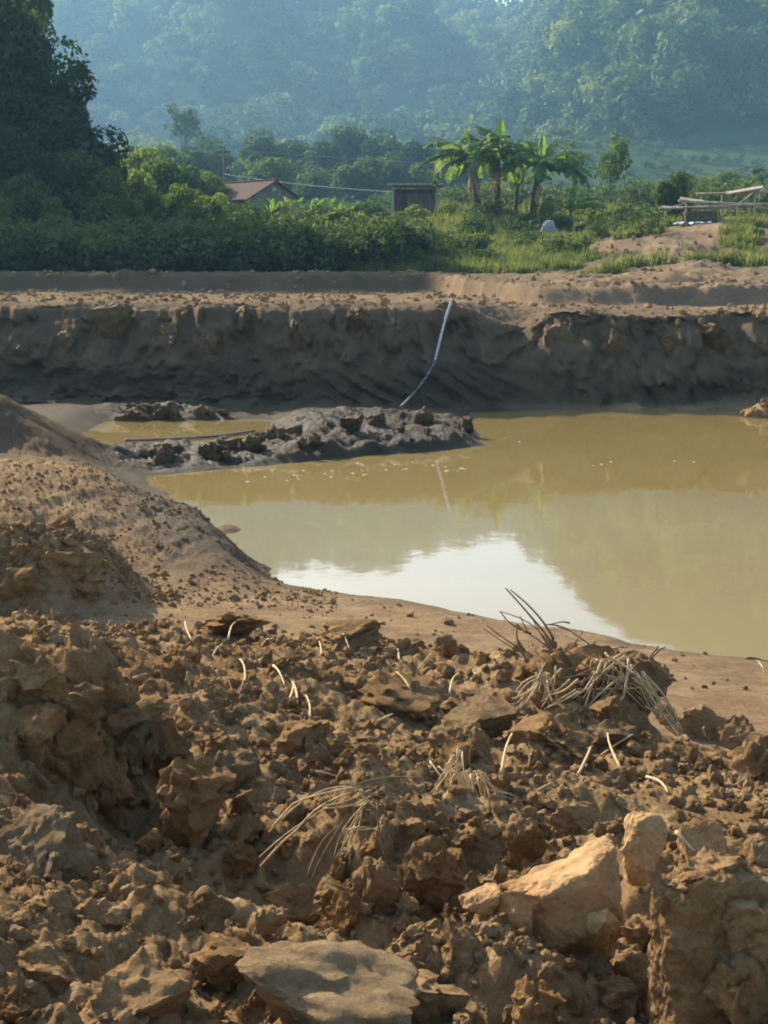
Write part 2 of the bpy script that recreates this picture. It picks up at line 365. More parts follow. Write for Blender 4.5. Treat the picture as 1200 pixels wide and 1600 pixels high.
M['leaf_mid'] = leafmat('leaf_mid', (.035, .070, .018), (.080, .135, .032), (.15, .20, .052), .45)
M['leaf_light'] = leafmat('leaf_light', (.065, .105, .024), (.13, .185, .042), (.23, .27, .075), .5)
M['leaf_forest'] = leafmat('leaf_forest', (.014, .034, .013), (.050, .090, .026), (.17, .21, .065), .35, .016)
M['grass'] = leafmat('grass_blades', (.065, .090, .026), (.13, .165, .050), (.23, .245, .095), .42, .22)
M['scrub'] = leafmat('scrub_leaves', (.030, .055, .018), (.060, .098, .028), (.11, .15, .05), .35, .3)
M['banana'] = leafmat('banana_leaf', (.055, .105, .034), (.095, .16, .05), (.17, .24, .08), .42, 1.2)
M['banana_new'] = leafmat('banana_young_leaf', (.08, .155, .032), (.12, .215, .045), (.17, .28, .07), .5, 1.2)
M['banana_dry'] = plain('banana_dry_leaf', (.20, .13, .065), (.40, .29, .16), 5, .85, .3, 20, .01)
M['banana_stem'] = plain('banana_stem', (.05, .04, .025), (.16, .125, .07), 3, .7, .4, 12, .02, (1, 1, .3))
M['wood'] = plain('weathered_wood', (.24, .19, .14), (.46, .39, .30), 4, .85, .4, 25, .01, (1, 1, .3))
M['wood_dark'] = plain('dark_wood', (.055, .04, .03), (.12, .09, .065), 4, .85, .4, 25, .01)
M['concrete'] = plain('pale_concrete', (.30, .30, .31), (.42, .42, .42), 5, .85, .2)
M['hose'] = plain('pale_hose', (.46, .45, .43), (.66, .65, .62), 9, .5, .2, 40, .004)
M['hose_dark'] = plain('muddy_hose', (.10, .10, .105), (.22, .21, .20), 9, .5, .2, 40, .004)
M['tarp'] = plain('blue_grey_tarp', (.30, .37, .46), (.45, .52, .60), 3, .6, .3, 8, .03)
M['wire'] = plain('wire', (.22, .24, .26), (.3, .32, .34), 2, .5, 0)
M['foam'] = plain('foam', (.33, .29, .20), (.48, .43, .33), 30, .6, .3, 60, .004)

def mk(name, verts, faces, m=None, parent=None, smooth=False):
    me = bpy.data.meshes.new(name)
    if isinstance(verts, np.ndarray) and isinstance(faces, np.ndarray):
        k = faces.shape[1]
        me.vertices.add(len(verts)); me.vertices.foreach_set('co', verts.astype(np.float32).ravel())
        me.loops.add(faces.size); me.loops.foreach_set('vertex_index', faces.astype(np.int32).ravel())
        me.polygons.add(len(faces)); me.polygons.foreach_set('loop_start', np.arange(0, faces.size, k, dtype=np.int32)); me.polygons.foreach_set('loop_total', np.full(len(faces), k, np.int32))
        me.update(calc_edges=True)
    else:
        me.from_pydata([tuple(v) for v in verts], [], [tuple(f) for f in faces]); me.update()
    if smooth: me.polygons.foreach_set('use_smooth', np.ones(len(me.polygons), bool))
    if m: me.materials.append(m)
    o = bpy.data.objects.new(name, me); COL.objects.link(o)
    if parent: o.parent = parent
    return o
def tag(o, label=None, cat=None, group=None, kind=None):
    for k, v in (('label', label), ('category', cat), ('group', group), ('kind', kind)):
        if v: o[k] = v
    return o
def empty(name, loc, rz=0, scale=1):
    o = bpy.data.objects.new(name, None); COL.objects.link(o); o.location = loc; o.rotation_euler = (0, 0, rz)
    o.scale = (scale,) * 3 if isinstance(scale, (int, float)) else scale
    o.empty_display_size = .2
    return o
def copy_obj(o, parent=None):
    c = o.copy(); COL.objects.link(c); c.parent = parent
    return c

# ------------------------------------------------------------------ ground sheet
def build_ground():
    a = np.concatenate([np.linspace(-180, -60, 30, endpoint=False), np.linspace(-60, -16, 60, endpoint=False), np.linspace(-16, 16, 450), np.linspace(16, 60, 61)[1:], np.linspace(60, 180, 31)[1:-1]])
    r = [.25]
    while r[-1] < 1650:
        q = r[-1]
        if q < 1.6: d = .12
        elif q < 9.5: d = .0052 * q
        elif q < 21: d = .0038 * q
        elif q < 29.8: d = .06
        elif q < 34.5: d = .04
        elif q < 36: d = .06
        elif q < 60: d = .16
        elif q < 150: d = .018 * q
        else: d = .05 * q
        r.append(q + d)
    r = np.array(r); A, RR = np.meshgrid(np.radians(a), r)
    X = np.sin(A) * RR; Y = np.cos(A) * RR
    z, wet, grass, tone = land(X.ravel(), Y.ravel())
    Y = Y - land.push.reshape(Y.shape)
    nr, na = A.shape
    i = np.arange(nr - 1)[:, None] * na; j = np.arange(na)[None, :]; j2 = (j + 1) % na
    f = np.stack([i + j, i + j2, i + na + j2, i + na + j], -1).reshape(-1, 4)
    f = f[:, ::-1]
    v = np.stack([X.ravel(), Y.ravel(), z], -1)
    c = len(v); v = np.vstack([v, [[0, 0, float(z[:na].mean())]]])
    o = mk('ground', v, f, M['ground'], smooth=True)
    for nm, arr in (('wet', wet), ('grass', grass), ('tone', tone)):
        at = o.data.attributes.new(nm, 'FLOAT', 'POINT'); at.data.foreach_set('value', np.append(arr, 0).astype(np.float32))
    return tag(o, 'dug brown earth, mud banks and green valley floor', kind='structure')
build_ground()

# ------------------------------------------------------------------ water
def build_water():
    xs = np.linspace(-9, 18, 60); ys = np.linspace(6.5, 33, 60); X, Y = np.meshgrid(xs, ys)
    v = np.stack([X.ravel(), Y.ravel(), 0 * X.ravel()], -1); i = np.arange(59)[:, None] * 60 + np.arange(59)[None, :]
    f = np.stack([i, i + 1, i + 61, i + 60], -1).reshape(-1, 4)
    m, n, b = mat('muddy_water')
    pos = N(n, 'ShaderNodeNewGeometry').outputs['Position']
    c = ramp(n, noise(n, pos, .16, 4, .5, .6), [(.3, (.205, .150, .054)), (.7, (.245, .182, .066))])
    n.links.new(c, b.inputs['Base Color']); b.inputs['Roughness'].default_value = .035; b.inputs['IOR'].default_value = 1.33
    mp = N(n, 'ShaderNodeMapping'); n.links.new(pos, mp.inputs[0]); mp.inputs['Scale'].default_value = (1, .6, 1)
    bn = bump(n, noise(n, mp.outputs[0], 5.0, 3, .5), .035, .02)
    bn = bump(n, noise(n, mp.outputs[0], .9, 2, .5), .05, .05, bn)
    n.links.new(bn, b.inputs['Normal'])
    o = mk('water', v, f, m, smooth=True)
    tag(o, 'muddy yellow brown pond water', kind='structure')
build_water()

# ------------------------------------------------------------------ hills
def e_ridge(px): return np.interp(px, [-900, -200, 150, 330, 490, 600, 700, 812, 850, 900, 1000, 1200, 1900], [400, 410, 420, 406, 393, 388, 368, 368, 402, 442, 515, 605, 520])
def hill_z(az, u):
    px = 600 + FPX * np.tan(az)
    rt = ss(560, 1000, px)
    D0 = 480 - 80 * ss(700, 1000, px); D1 = 1250 - 560 * rt
    D = D0 + (D1 - D0) * u
    zr = EYE + e_ridge(px) / FPX * D1 / np.cos(az) * 1.0 - 7
    zb = 20 + 14 * ss(850, 1100, px)
    x = D * np.tan(az); y = D
    sp = fbm(x / 190 + .35 * y / 190, y / 420, 81, 4) * 105 + fbm(x / 60, y / 90, 82, 3) * 34
    prof = np.where(u <= 1, .55 * np.clip(u, 0, 1) ** .85 + .45 * ss(0, 1, np.clip(u, 0, 1)), 1 - .5 * (u - 1))
    z = zb + (zr - zb) * prof + sp * (D1 - D0) / 780 * np.clip(u * 3, 0, 1) * np.clip((1 - u) * 1.7, 0.03, 1) * (u < 1.2)
    return x, y, np.where(u < .02, zb - 8, z)
def build_hill():
    az = np.radians(np.linspace(-46, 46, 330)); u = np.linspace(0, 1.5, 130)
    A, U = np.meshgrid(az, u); x, y, z = hill_z(A.ravel(), U.ravel()); nr, na = A.shape
    i = np.arange(nr - 1)[:, None] * na + np.arange(na - 1)[None, :]
    f = np.stack([i, i + 1, i + na + 1, i + na], -1).reshape(-1, 4)
    m, n, b = mat('hill_undergrowth')
    c = ramp(n, noise(n, N(n, 'ShaderNodeNewGeometry').outputs['Position'], .03, 5, .6), [(.35, (.02, .042, .016)), (.65, (.055, .085, .030))])
    n.links.new(c, b.inputs['Base Color']); b.inputs['Roughness'].default_value = .95; b.inputs['Specular IOR Level'].default_value = 0.0
    o = mk('hill', np.stack([x, y, z], -1), f, m, smooth=True)
    tag(o, 'forested hillside closing off the valley', kind='structure')
build_hill()

# ------------------------------------------------------------------ foliage building blocks
def leaf_cloud(rng, n, centers, radii, size, flat=.75, droop=0.0):
    """leaf-sized folded quads on and in lobes; returns verts, faces"""
    k = rng.integers(0, len(centers), n)
    d = rng.normal(size=(n, 3)); d /= np.linalg.norm(d, axis=1)[:, None]
    rr = rng.random(n) ** .33 * .55 + .45
    p = centers[k] + d * (radii[k] * rr)[:, None] * np.array([1, 1, flat])
    nrm = d + rng.normal(size=(n, 3)) * .7 + np.array([0, 0, .45]); nrm /= np.linalg.norm(nrm, axis=1)[:, None]
    t = np.cross(nrm, rng.normal(size=(n, 3))); t /= np.linalg.norm(t, axis=1)[:, None] + 1e-9
    bt = np.cross(nrm, t); s = size * (.6 + .8 * rng.random(n))[:, None]
    t[:, 2] -= droop; 
    a = p - t * s * .75; c = p + t * s * .75; l = p + bt * s * .38 + nrm * s * .08; r = p - bt * s * .38 + nrm * s * .08
    v = np.stack([a, l, c, r], 1).reshape(-1, 3)
    return v, np.arange(4 * n).reshape(-1, 4)
def tube(path, radii, seg=6, cap=True):
    path = [Vector(p) for p in path]; vs, fs = [], []
    for i, p in enumerate(path):
        d = (path[min(i + 1, len(path) - 1)] - path[max(i - 1, 0)]).normalized()
        a = d.orthogonal().normalized() if i == 0 else (a - d * a.dot(d)).normalized()
        b = d.cross(a)
        for k in range(seg):
            an = 2 * math.pi * k / seg; vs.append(p + (a * math.cos(an) + b * math.sin(an)) * radii[i])
    for i in range(len(path) - 1):
        for k in range(seg):
            fs.append((i * seg + k, i * seg + (k + 1) % seg, (i + 1) * seg + (k + 1) % seg, (i + 1) * seg + k))
    if cap: fs.append(tuple(range(seg))[::-1]); fs.append(tuple(range((len(path) - 1) * seg, len(path) * seg)))
    return vs, fs
def join(parts):
    V, F = [], []
    for v, f in parts:
        o = len(V); V += [tuple(q) for q in v]; F += [tuple(i + o for i in q) for q in f]
    return V, F
def tree_data(seed, h, cr, base, nl, size, nlobe=16, flat=.75, lobe=.42, trunk=.22):
    rng = np.random.default_rng(seed); rd = random.Random(seed)
    cz = (h + base) / 2; ch = (h - base) / 2
    d = rng.normal(size=(nlobe, 3)); d /= np.linalg.norm(d, axis=1)[:, None]
    C = d * (rng.random(nlobe) ** .4)[:, None] * np.array([cr, cr, ch]) * .72 + np.array([0, 0, cz])
    rad = lobe * min(cr, ch * 1.2) * (.65 + .7 * rng.random(nlobe))
    lv, lf = leaf_cloud(rng, nl, C, rad, size, flat)
    tp = [(0, 0, -.6)]; 
    top = base + (h - base) * .45
    for i in range(1, 6): tp.append((rd.uniform(-.08, .08) * i * cr * .15, rd.uniform(-.08, .08) * i * cr * .15, top * i / 5))
    parts = [tube(tp, [trunk * (1.25 - .18 * i) for i in range(6)], 7)]
    for c in C[:min(10, nlobe)]:
        s = Vector(tp[rd.choice((2, 3, 4))]); e = Vector(c); mid = s.lerp(e, .5) + Vector((0, 0, -.12 * cr))
        parts.append(tube([s, mid, e], [trunk * .42, trunk * .25, trunk * .08], 5))
    return (lv, lf), join(parts)
TREES = {}
def tree_proto(key, leafm, **kw):
    (lv, lf), (tv, tf) = tree_data(**kw)
    c = mk('crown', lv, lf, leafm); t = mk('trunk', tv, tf, M['bark'], smooth=True)
    COL.objects.unlink(c); COL.objects.unlink(t); TREES[key] = (c, t)
tree_proto('big_a', M['leaf_dark'], seed=1, h=13, cr=4.6, base=1.6, nl=7500, size=.36, nlobe=26, trunk=.28, lobe=.36)
tree_proto('big_b', M['leaf_dark'], seed=2, h=15, cr=4.2, base=2.0, nl=7500, size=.36, nlobe=24, trunk=.28, lobe=.36)
tree_proto('big_c', M['leaf_dark'], seed=3, h=11, cr=4.0, base=1.0, nl=6500, size=.34, nlobe=22, trunk=.25, lobe=.38)
tree_proto('mid_a', M['leaf_mid'], seed=4, h=8, cr=3.6, base=.8, nl=5200, size=.32, nlobe=20, trunk=.18, lobe=.40)
tree_proto('mid_b', M['leaf_mid'], seed=5, h=9.5, cr=3.2, base=1.2, nl=5200, size=.32, nlobe=18, trunk=.18, lobe=.42)
tree_proto('light_a', M['leaf_light'], seed=6, h=7, cr=3.3, base=.5, nl=4200, size=.32, nlobe=18, trunk=.15, lobe=.40)
tree_proto('thin', M['leaf_mid'], seed=7, h=8.5, cr=2.9, base=2.2, nl=1150, size=.26, nlobe=26, trunk=.085, lobe=.24)
tree_proto('lone', M['leaf_dark'], seed=8, h=14, cr=3.6, base=8, nl=560, size=.40, nlobe=18, trunk=.16, lobe=.26)
tree_proto('shrub', M['leaf_light'], seed=9, h=2.4, cr=1.3, base=.1, nl=2200, size=.17, nlobe=14, trunk=.05, lobe=.45)
def tree(key, x, y, s, label, group=None, name='tree', cat='tree', rz=None, z=None, sz=None):
    z = H(x, y, False) if z is None else z
    r = empty(name, (x, y, z - .15), random.uniform(0, 6.28) if rz is None else rz, (s, s, s * (sz or 1)))
    tag(r, label, cat, group)
    c, t = TREES[key]; copy_obj(c, r).name = 'crown'; copy_obj(t, r).name = 'trunk'
    return r

# scatter: ONE object of kind stuff whose points carry copies of a few prototypes
def scatter(name, pts, rots, scales, protos, label):
    pc = bpy.data.collections.new(name + '_kinds')
    for p in protos: pc.objects.link(p)
    me = bpy.data.meshes.new(name); me.from_pydata([tuple(p) for p in pts], [], [])
    a = me.attributes.new('rot', 'FLOAT_VECTOR', 'POINT'); a.data.foreach_set('vector', np.asarray(rots, np.float32).ravel())
    a = me.attributes.new('siz', 'FLOAT_VECTOR', 'POINT'); a.data.foreach_set('vector', np.asarray(scales, np.float32).ravel())
    o = bpy.data.objects.new(name, me); COL.objects.link(o)
    g = bpy.data.node_groups.new(name + '_scatter', 'GeometryNodeTree')
    g.interface.new_socket('Geometry', in_out='INPUT', socket_type='NodeSocketGeometry'); g.interface.new_socket('Geometry', in_out='OUTPUT', socket_type='NodeSocketGeometry')
    gi = g.nodes.new('NodeGroupInput'); go = g.nodes.new('NodeGroupOutput')
    ip = g.nodes.new('GeometryNodeInstanceOnPoints'); ci = g.nodes.new('GeometryNodeCollectionInfo')
    ci.inputs['Collection'].default_value = pc; ci.inputs['Separate Children'].default_value = True; ci.inputs['Reset Children'].default_value = True
    ip.inputs['Pick Instance'].default_value = True
    ra = g.nodes.new('GeometryNodeInputNamedAttribute'); ra.data_type = 'FLOAT_VECTOR'; ra.inputs[0].default_value = 'rot'
    sa = g.nodes.new('GeometryNodeInputNamedAttribute'); sa.data_type = 'FLOAT_VECTOR'; sa.inputs[0].default_value = 'siz'
    L = g.links.new
    L(gi.outputs[0], ip.inputs['Points']); L(ci.outputs[0], ip.inputs['Instance'])
    er = g.nodes.new('FunctionNodeEulerToRotation'); L(ra.outputs[0], er.inputs[0]); L(er.outputs[0], ip.inputs['Rotation'])
    L(sa.outputs[0], ip.inputs['Scale']); L(ip.outputs[0], go.inputs[0])
    md = o.modifiers.new('scatter', 'NODES'); md.node_group = g
    return tag(o, label, kind='stuff')
def offscene(name, v, f, m, smooth=False):
    o = mk(name, v, f, m, smooth=smooth); COL.objects.unlink(o); return o

def build_forest():
    rng = np.random.default_rng(5)
    protos = []
    for k in range(6):
        h = rng.uniform(9, 14); cr = rng.uniform(3.6, 5.2); nl = 10
        d = rng.normal(size=(nl, 3)); d /= np.linalg.norm(d, axis=1)[:, None]
        C = d * np.array([cr, cr, h * .33]) * .62 + np.array([0, 0, h * .58]); rad = cr * (.32 + .28 * rng.random(nl))
        v, f = leaf_cloud(rng, 330, C, rad, 1.05, .8)
        protos.append(offscene('forest_tree_kind', v, f, M['leaf_forest']))
    n = 9000
    az = np.radians(np.concatenate([rng.uniform(-17, 17, 7000), rng.uniform(-44, 44, 2000)])); u = rng.random(n) ** .75 * 1.02 + .01
    x, y, z = hill_z(az, u)
    g = fbm(x / 45, y / 60, 88, 3); keep = u < 2
    rot = np.zeros((n, 3)); rot[:, 2] = rng.uniform(0, 6.28, n)
    s = (rng.random(n) ** 2 * 1.15 + .6)[:, None] * np.array([1, 1, 1]) * rng.uniform(.85, 1.2, (n, 3))
    scatter('forest', np.stack([x, y, z - .5], -1)[keep], rot[keep], s[keep], protos, 'dense green forest covering the hillside')
build_forest()

# ------------------------------------------------------------------ trees and shrubs
def tree_px(key, px, top, D, label, group=None, wide=1.0, name='tree', cat='tree'):
    p = Q(px, top, D); z = H(p.x, D, False); h0 = {'big_a': 13, 'big_b': 15, 'big_c': 11, 'mid_a': 8, 'mid_b': 9.5, 'light_a': 7, 'thin': 8.5, 'lone': 14, 'shrub': 2.4}[key]
    sz = max(.25, (p.z - z + .15) / h0 / .97); s = sz * wide
    return tree(key, p.x, D, s, label, group, name, cat, z=z, sz=sz / s)
LEFTL = 'tall dark evergreen tree on the steep wooded rise, seen from its shaded side'
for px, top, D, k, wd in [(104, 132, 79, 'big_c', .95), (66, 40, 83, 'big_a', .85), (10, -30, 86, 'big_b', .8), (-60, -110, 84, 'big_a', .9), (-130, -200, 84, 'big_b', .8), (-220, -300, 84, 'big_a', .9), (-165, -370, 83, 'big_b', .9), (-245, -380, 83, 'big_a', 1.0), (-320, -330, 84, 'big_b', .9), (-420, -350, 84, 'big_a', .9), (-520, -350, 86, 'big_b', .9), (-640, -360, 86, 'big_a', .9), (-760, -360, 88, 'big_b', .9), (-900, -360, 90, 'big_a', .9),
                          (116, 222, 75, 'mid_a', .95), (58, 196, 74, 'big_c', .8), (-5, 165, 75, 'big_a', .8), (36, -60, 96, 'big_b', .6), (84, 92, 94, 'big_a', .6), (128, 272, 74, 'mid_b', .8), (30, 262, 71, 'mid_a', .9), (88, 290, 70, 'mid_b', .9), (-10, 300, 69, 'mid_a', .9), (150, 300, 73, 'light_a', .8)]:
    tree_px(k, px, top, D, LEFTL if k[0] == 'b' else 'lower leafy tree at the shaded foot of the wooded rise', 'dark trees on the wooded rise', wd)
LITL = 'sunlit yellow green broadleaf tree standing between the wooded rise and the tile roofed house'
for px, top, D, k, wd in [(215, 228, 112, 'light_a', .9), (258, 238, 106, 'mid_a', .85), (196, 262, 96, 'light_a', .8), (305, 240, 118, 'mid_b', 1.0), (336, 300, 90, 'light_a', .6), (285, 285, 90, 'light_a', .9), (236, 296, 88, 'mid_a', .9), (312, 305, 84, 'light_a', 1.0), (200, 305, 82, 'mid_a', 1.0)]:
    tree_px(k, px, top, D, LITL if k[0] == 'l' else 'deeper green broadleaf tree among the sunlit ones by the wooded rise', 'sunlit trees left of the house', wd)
FARL = 'hazy dark green tree in the belt of woodland behind the house'
for px, top, D, k, wd in [(212, 208, 190, 'big_c', 1.0), (255, 218, 200, 'mid_a', 1.0), (322, 207, 215, 'big_a', 1.0), (355, 225, 225, 'mid_b', 1.1), (418, 194, 235, 'big_a', 1.0), (462, 205, 255, 'big_b', 1.0), (398, 222, 215, 'mid_b', 1.0), (505, 202, 245, 'big_c', 1.0), (545, 180, 262, 'big_b', 1.1), (592, 196, 255, 'big_a', 1.0),
                          (640, 205, 242, 'big_c', 1.1), (684, 208, 252, 'big_a', 1.0), (430, 240, 185, 'mid_a', 1.0), (485, 245, 195, 'mid_b', 1.1), (530, 240, 205, 'big_c', 1.0), (572, 238, 200, 'mid_a', 1.2), (622, 240, 195, 'big_a', .9), (664, 242, 200, 'mid_b', 1.1), (710, 238, 230, 'big_c', 1.0), (745, 232, 260, 'big_a', 1.0), (380, 250, 250, 'big_c', 1.0)]:
    tree_px(k, px, top, D, FARL if k[0] == 'b' else 'rounded mid green tree at the front of the woodland belt', 'woodland belt behind the house', wd)
tree_px('lone', 286, 156, 300, 'lone hazy tree with bare trunk rising above the woodland', None, 1.0)
tree_px('thin', 955, 190, 98, 'tall sparse see-through tree between banana plants and pole rack', None, .8)
tree_px('thin', 900, 205, 120, 'slender sparse tree just behind the banana plants', None, .75)
tree_px('mid_a', 1058, 262, 78, 'small round dense tree beside the pole rack', None, .80)
RL = 'small green tree at the foot of the right-hand hill field'
for px, top, D, k, wd in [(1130, 262, 150, 'mid_a', 1.2), (1185, 250, 160, 'mid_b', 1.3), (1010, 280, 140, 'light_a', 1.2), (1095, 275, 130, 'light_a', 1.3), (1230, 255, 150, 'mid_a', 1.0)]:
    tree_px(k, px, top, D, RL, 'small trees behind the pole rack', wd)
SHL = 'leafy sunlit shrub on the grassy slope around the banana plants'
for px, top, D in [(700, 318, 84), (652, 318, 86), (625, 328, 84), (880, 330, 74), (910, 345, 70), (940, 325, 78), (985, 322, 76), (1020, 330, 72), (815, 372, 66), (690, 385, 63), (560, 330, 90), (460, 312, 100), (520, 322, 95), (975, 355, 66), (1180, 372, 62)]:
    tree_px('shrub', px, top, D, SHL, 'shrubs on the grassy slope', 1.1, 'shrub', 'shrub')

def blades(rng, n, h, w, spread, lean):
    V, F = [], []
    for _ in range(n):
        a = rng.uniform(0, 6.28); r = spread * rng.random() ** .5; b = rng.uniform(0, 6.28)
        p = np.array([math.cos(a) * r, math.sin(a) * r, -.05]); d = np.array([math.cos(b), math.sin(b), 0]); s = np.array([-d[1], d[0], 0]) * w
        hh = h * rng.uniform(.5, 1.15); ln = lean * rng.uniform(.2, 1)
        q = p + d * ln * hh * .35 + np.array([0, 0, hh * .6]); t = p + d * ln * hh + np.array([0, 0, hh * .95])
        k = len(V); V += [p - s, p + s, q + s * .7, q - s * .7, t]; F += [(k, k + 1, k + 2, k + 3), (k + 3, k + 2, k + 4)]
    return V, F
def build_cover():
    rng = np.random.default_rng(21)
    tuft = [offscene('tuft_kind', *blades(rng, 34, .55, .022, .28, .6), M['grass']) for _ in range(4)]
    bush = []
    for k in range(5):
        nl = 9; d = rng.normal(size=(nl, 3)); C = d * np.array([.32, .32, .22]) + np.array([0, 0, .62]); C[:, 2] = np.clip(C[:, 2], .15, 1.2)
        v, f = leaf_cloud(rng, 420, C, .26 + .2 * rng.random(nl), .12, .9)
        bush.append(offscene('scrub_kind', v, f, M['scrub']))
    tall = [offscene('reed_kind', *blades(rng, 40, 1.5, .035, .45, .5), M['grass']) for _ in range(3)]
    def put(name, n, xr, yr, protos, smin, smax, label, cond=None, fan=False):
        y = rng.uniform(*yr, n); x = rng.uniform(xr[0], xr[1], n) * (y if fan else 1)
        z, wt, gr, tn = land(x, y, False); k = gr > .5
        if cond is not None: k &= cond(x, y)
        m = k.sum(); rot = np.zeros((m, 3)); rot[:, 2] = rng.uniform(0, 6.28, m)
        s = rng.uniform(smin, smax, m)[:, None] * rng.uniform(.85, 1.15, (m, 3))
        scatter(name, np.stack([x, y, z - .05], -1)[k], rot, s, protos, label)
    put('scrub', 1100, (-20, 1.2), (58.6, 67), bush, .75, 1.45, 'low dark scrub along the upper terrace in the shade of the wooded rise', lambda x, y: perlin(x * .5, y * .5, 5) > -.75)
    put('grass', 10000, (-.02, .30), (46, 88), tuft, .45, 1.15, 'sunlit grass on the slope below the banana plants', None, True)
    put('low_plants', 420, (-.01, .28), (59, 90), bush, .35, .9, 'low leafy plants scattered through the sunlit grass', lambda x, y: perlin(x * .35, y * .35, 15) > .0, True)
    put('tall_grass', 500, (-.03, .30), (82, 125), tall, .45, .95, 'tall grass and crops in the field behind the scrub', lambda x, y: perlin(x * .15, y * .12, 25) > -.25, True)
    put('field_scrub', 3200, (-.26, .30), (85, 430), bush, .8, 2.0, 'green undergrowth over the valley floor', lambda x, y: perlin(x * .06, y * .04, 35) > -.2, True)
build_cover()

# ------------------------------------------------------------------ banana plants
def banana_leaf(rng, L, W, el, bend, torn=.5):
    n = 15; p = np.zeros(3); a = el; mid = [p.copy()]; dirs = []
    for i in range(n):
        a -= bend / n * (.5 + 1.1 * i / n); d = np.array([math.cos(a), 0, math.sin(a)]); p = p + d * L / n; mid.append(p.copy()); dirs.append(d)
    dirs.append(dirs[-1]); V, F = [], []
    for sd_ in (-1, 1):
        dr = rng.uniform(.2, .5); tear = 0
        for i in range(2, n):
            def wid(i): t = i / n; return W * (max(0, math.sin(math.pi * min(1, (t * .93 + .06))) ** .55)) * .5
            if rng.random() < torn: dr = rng.uniform(.05, .95); tear = rng.uniform(.1, .35)
            else: tear *= .3
            k = len(V)
            for q, g in ((i, tear), (i + 1, 0)):
                w_ = wid(q); nr = np.array([-dirs[min(q, n)][2], 0, dirs[min(q, n)][0]])
                sh = dirs[min(q, n)] * g * L / n
                V.append(mid[q] + nr * .012); V.append(mid[q] + np.array([0, sd_ * w_ * .55, 0]) - nr * w_ * .55 * dr * .5 + sh * .5)
                V.append(mid[q] + np.array([0, sd_ * w_, 0]) * (1 - .25 * dr) - nr * w_ * dr * 1.1 + sh + dirs[min(q, n)] * w_ * .25)
            F += [(k, k + 1, k + 4, k + 3), (k + 1, k + 2, k + 5, k + 4)]
    tv, tf = tube(mid, [.035 * (1 - .85 * i / n) for i in range(n + 1)], 5); o = len(V)
    V += [np.array(t) for t in tv]; F += [tuple(i + o for i in f) for f in tf]
    return V, F
def banana(px, base_py, D, hs, leaves, label, seed, lean=(0, 0), stem_r=.19):
    rng = np.random.default_rng(seed); p = Q(px, base_py, D); z = H(p.x, D, False)
    r = empty('banana_plant', (p.x, D, z - .1)); tag(r, label, 'banana plant', 'banana plants on the slope')
    path = [(lean[0] * t ** 1.5, lean[1] * t, hs * t) for t in np.linspace(0, 1, 8)]
    mk('stem', *tube(path, [stem_r * (1.15 - .6 * t) for t in np.linspace(0, 1, 8)], 9), M['banana_stem'], r, True)
    if hs > 2.5: leaves = leaves + [(rng.uniform(0, 360), rng.uniform(1.9, 2.4), .58, rng.uniform(5, 55), rng.uniform(80, 125), 'g') for _ in range(8)]
    for az, L, W, el, bd, kind in leaves:
        m = {'g': M['banana'], 'n': M['banana_new'], 'd': M['banana_dry']}[kind]
        if kind == 'd': el, bd, W, L = -62, 25, .22, 1.2
        V, F = banana_leaf(rng, L * (1.28 if kind != 'n' else 1.0), W * (1.45 if kind != 'n' else .85), R(el), R(bd), .7 if kind == 'g' else (.15 if kind == 'n' else .8))
        o = mk('leaf', V, F, m, r); o.location = (lean[0], lean[1], hs - .1 - (.5 if kind == 'd' else 0)); o.rotation_euler = (R(rng.uniform(-12, 12)), 0, R(az))
    return r
banana(748, 352, 79, 3.0, [(180, 2.2, .6, 55, 95, 'g'), (150, 2.1, .55, 30, 100, 'g'), (205, 2.3, .6, 25, 70, 'g'), (100, 2.2, .6, 60, 60, 'g'), (265, 2.0, .55, 50, 100, 'g'), (330, 2.1, .6, 50, 80, 'g'), (185, 1.7, .5, 85, 10, 'n'), (20, 1.9, .5, 62, 70, 'g'), (225, 1.7, .4, -25, 75, 'd'), (300, 1.6, .4, -30, 60, 'd')],
       'banana plant with a leaning stem and one upright pale leaf', 1, (-.35, 0))
banana(776, 352, 80, 3.3, [(75, 1.9, .6, 86, 8, 'n'), (160, 2.2, .6, 55, 90, 'g'), (30, 2.3, .62, 50, 95, 'g'), (350, 2.2, .6, 35, 90, 'g'), (250, 2.1, .55, 60, 90, 'g'), (200, 2.2, .6, 35, 90, 'g'), (300, 2.0, .6, 45, 100, 'g'), (120, 2.2, .6, 65, 60, 'g'), (280, 1.9, .4, -30, 70, 'd'), (190, 1.7, .4, -30, 60, 'd')],
       'tallest banana plant with a bright upright new leaf at its top', 2, (.05, 0))
banana(832, 355, 79, 2.7, [(10, 2.3, .6, 50, 90, 'g'), (350, 2.3, .6, 28, 85, 'g'), (170, 2.1, .6, 50, 90, 'g'), (60, 2.1, .6, 65, 70, 'g'), (95, 1.8, .55, 84, 15, 'n'), (290, 2.0, .55, 40, 95, 'g'), (230, 2.0, .55, 50, 90, 'g'), (325, 2.2, .6, 45, 95, 'g'), (250, 1.6, .4, -35, 60, 'd')],
       'banana plant with dark drooping leaves beside the pale stump', 3, (.3, 0))
banana(805, 352, 82, 2.0, [(20, 1.9, .5, 55, 80, 'g'), (160, 1.9, .5, 50, 80, 'g'), (250, 1.8, .5, 55, 80, 'g'), (320, 1.8, .5, 45, 80, 'g'), (90, 1.5, .45, 80, 15, 'n')], 'short banana plant squeezed between the taller ones', 4, (.1, 0), .13)
banana(890, 345, 76, 1.0, [(15, 1.7, .5, 60, 80, 'n'), (160, 1.6, .5, 55, 80, 'n'), (70, 1.5, .45, 80, 20, 'n'), (260, 1.5, .45, 50, 85, 'g'), (330, 1.6, .5, 40, 80, 'g')], 'young bright green banana sucker at the side of the clump', 5, (.05, 0), .09)
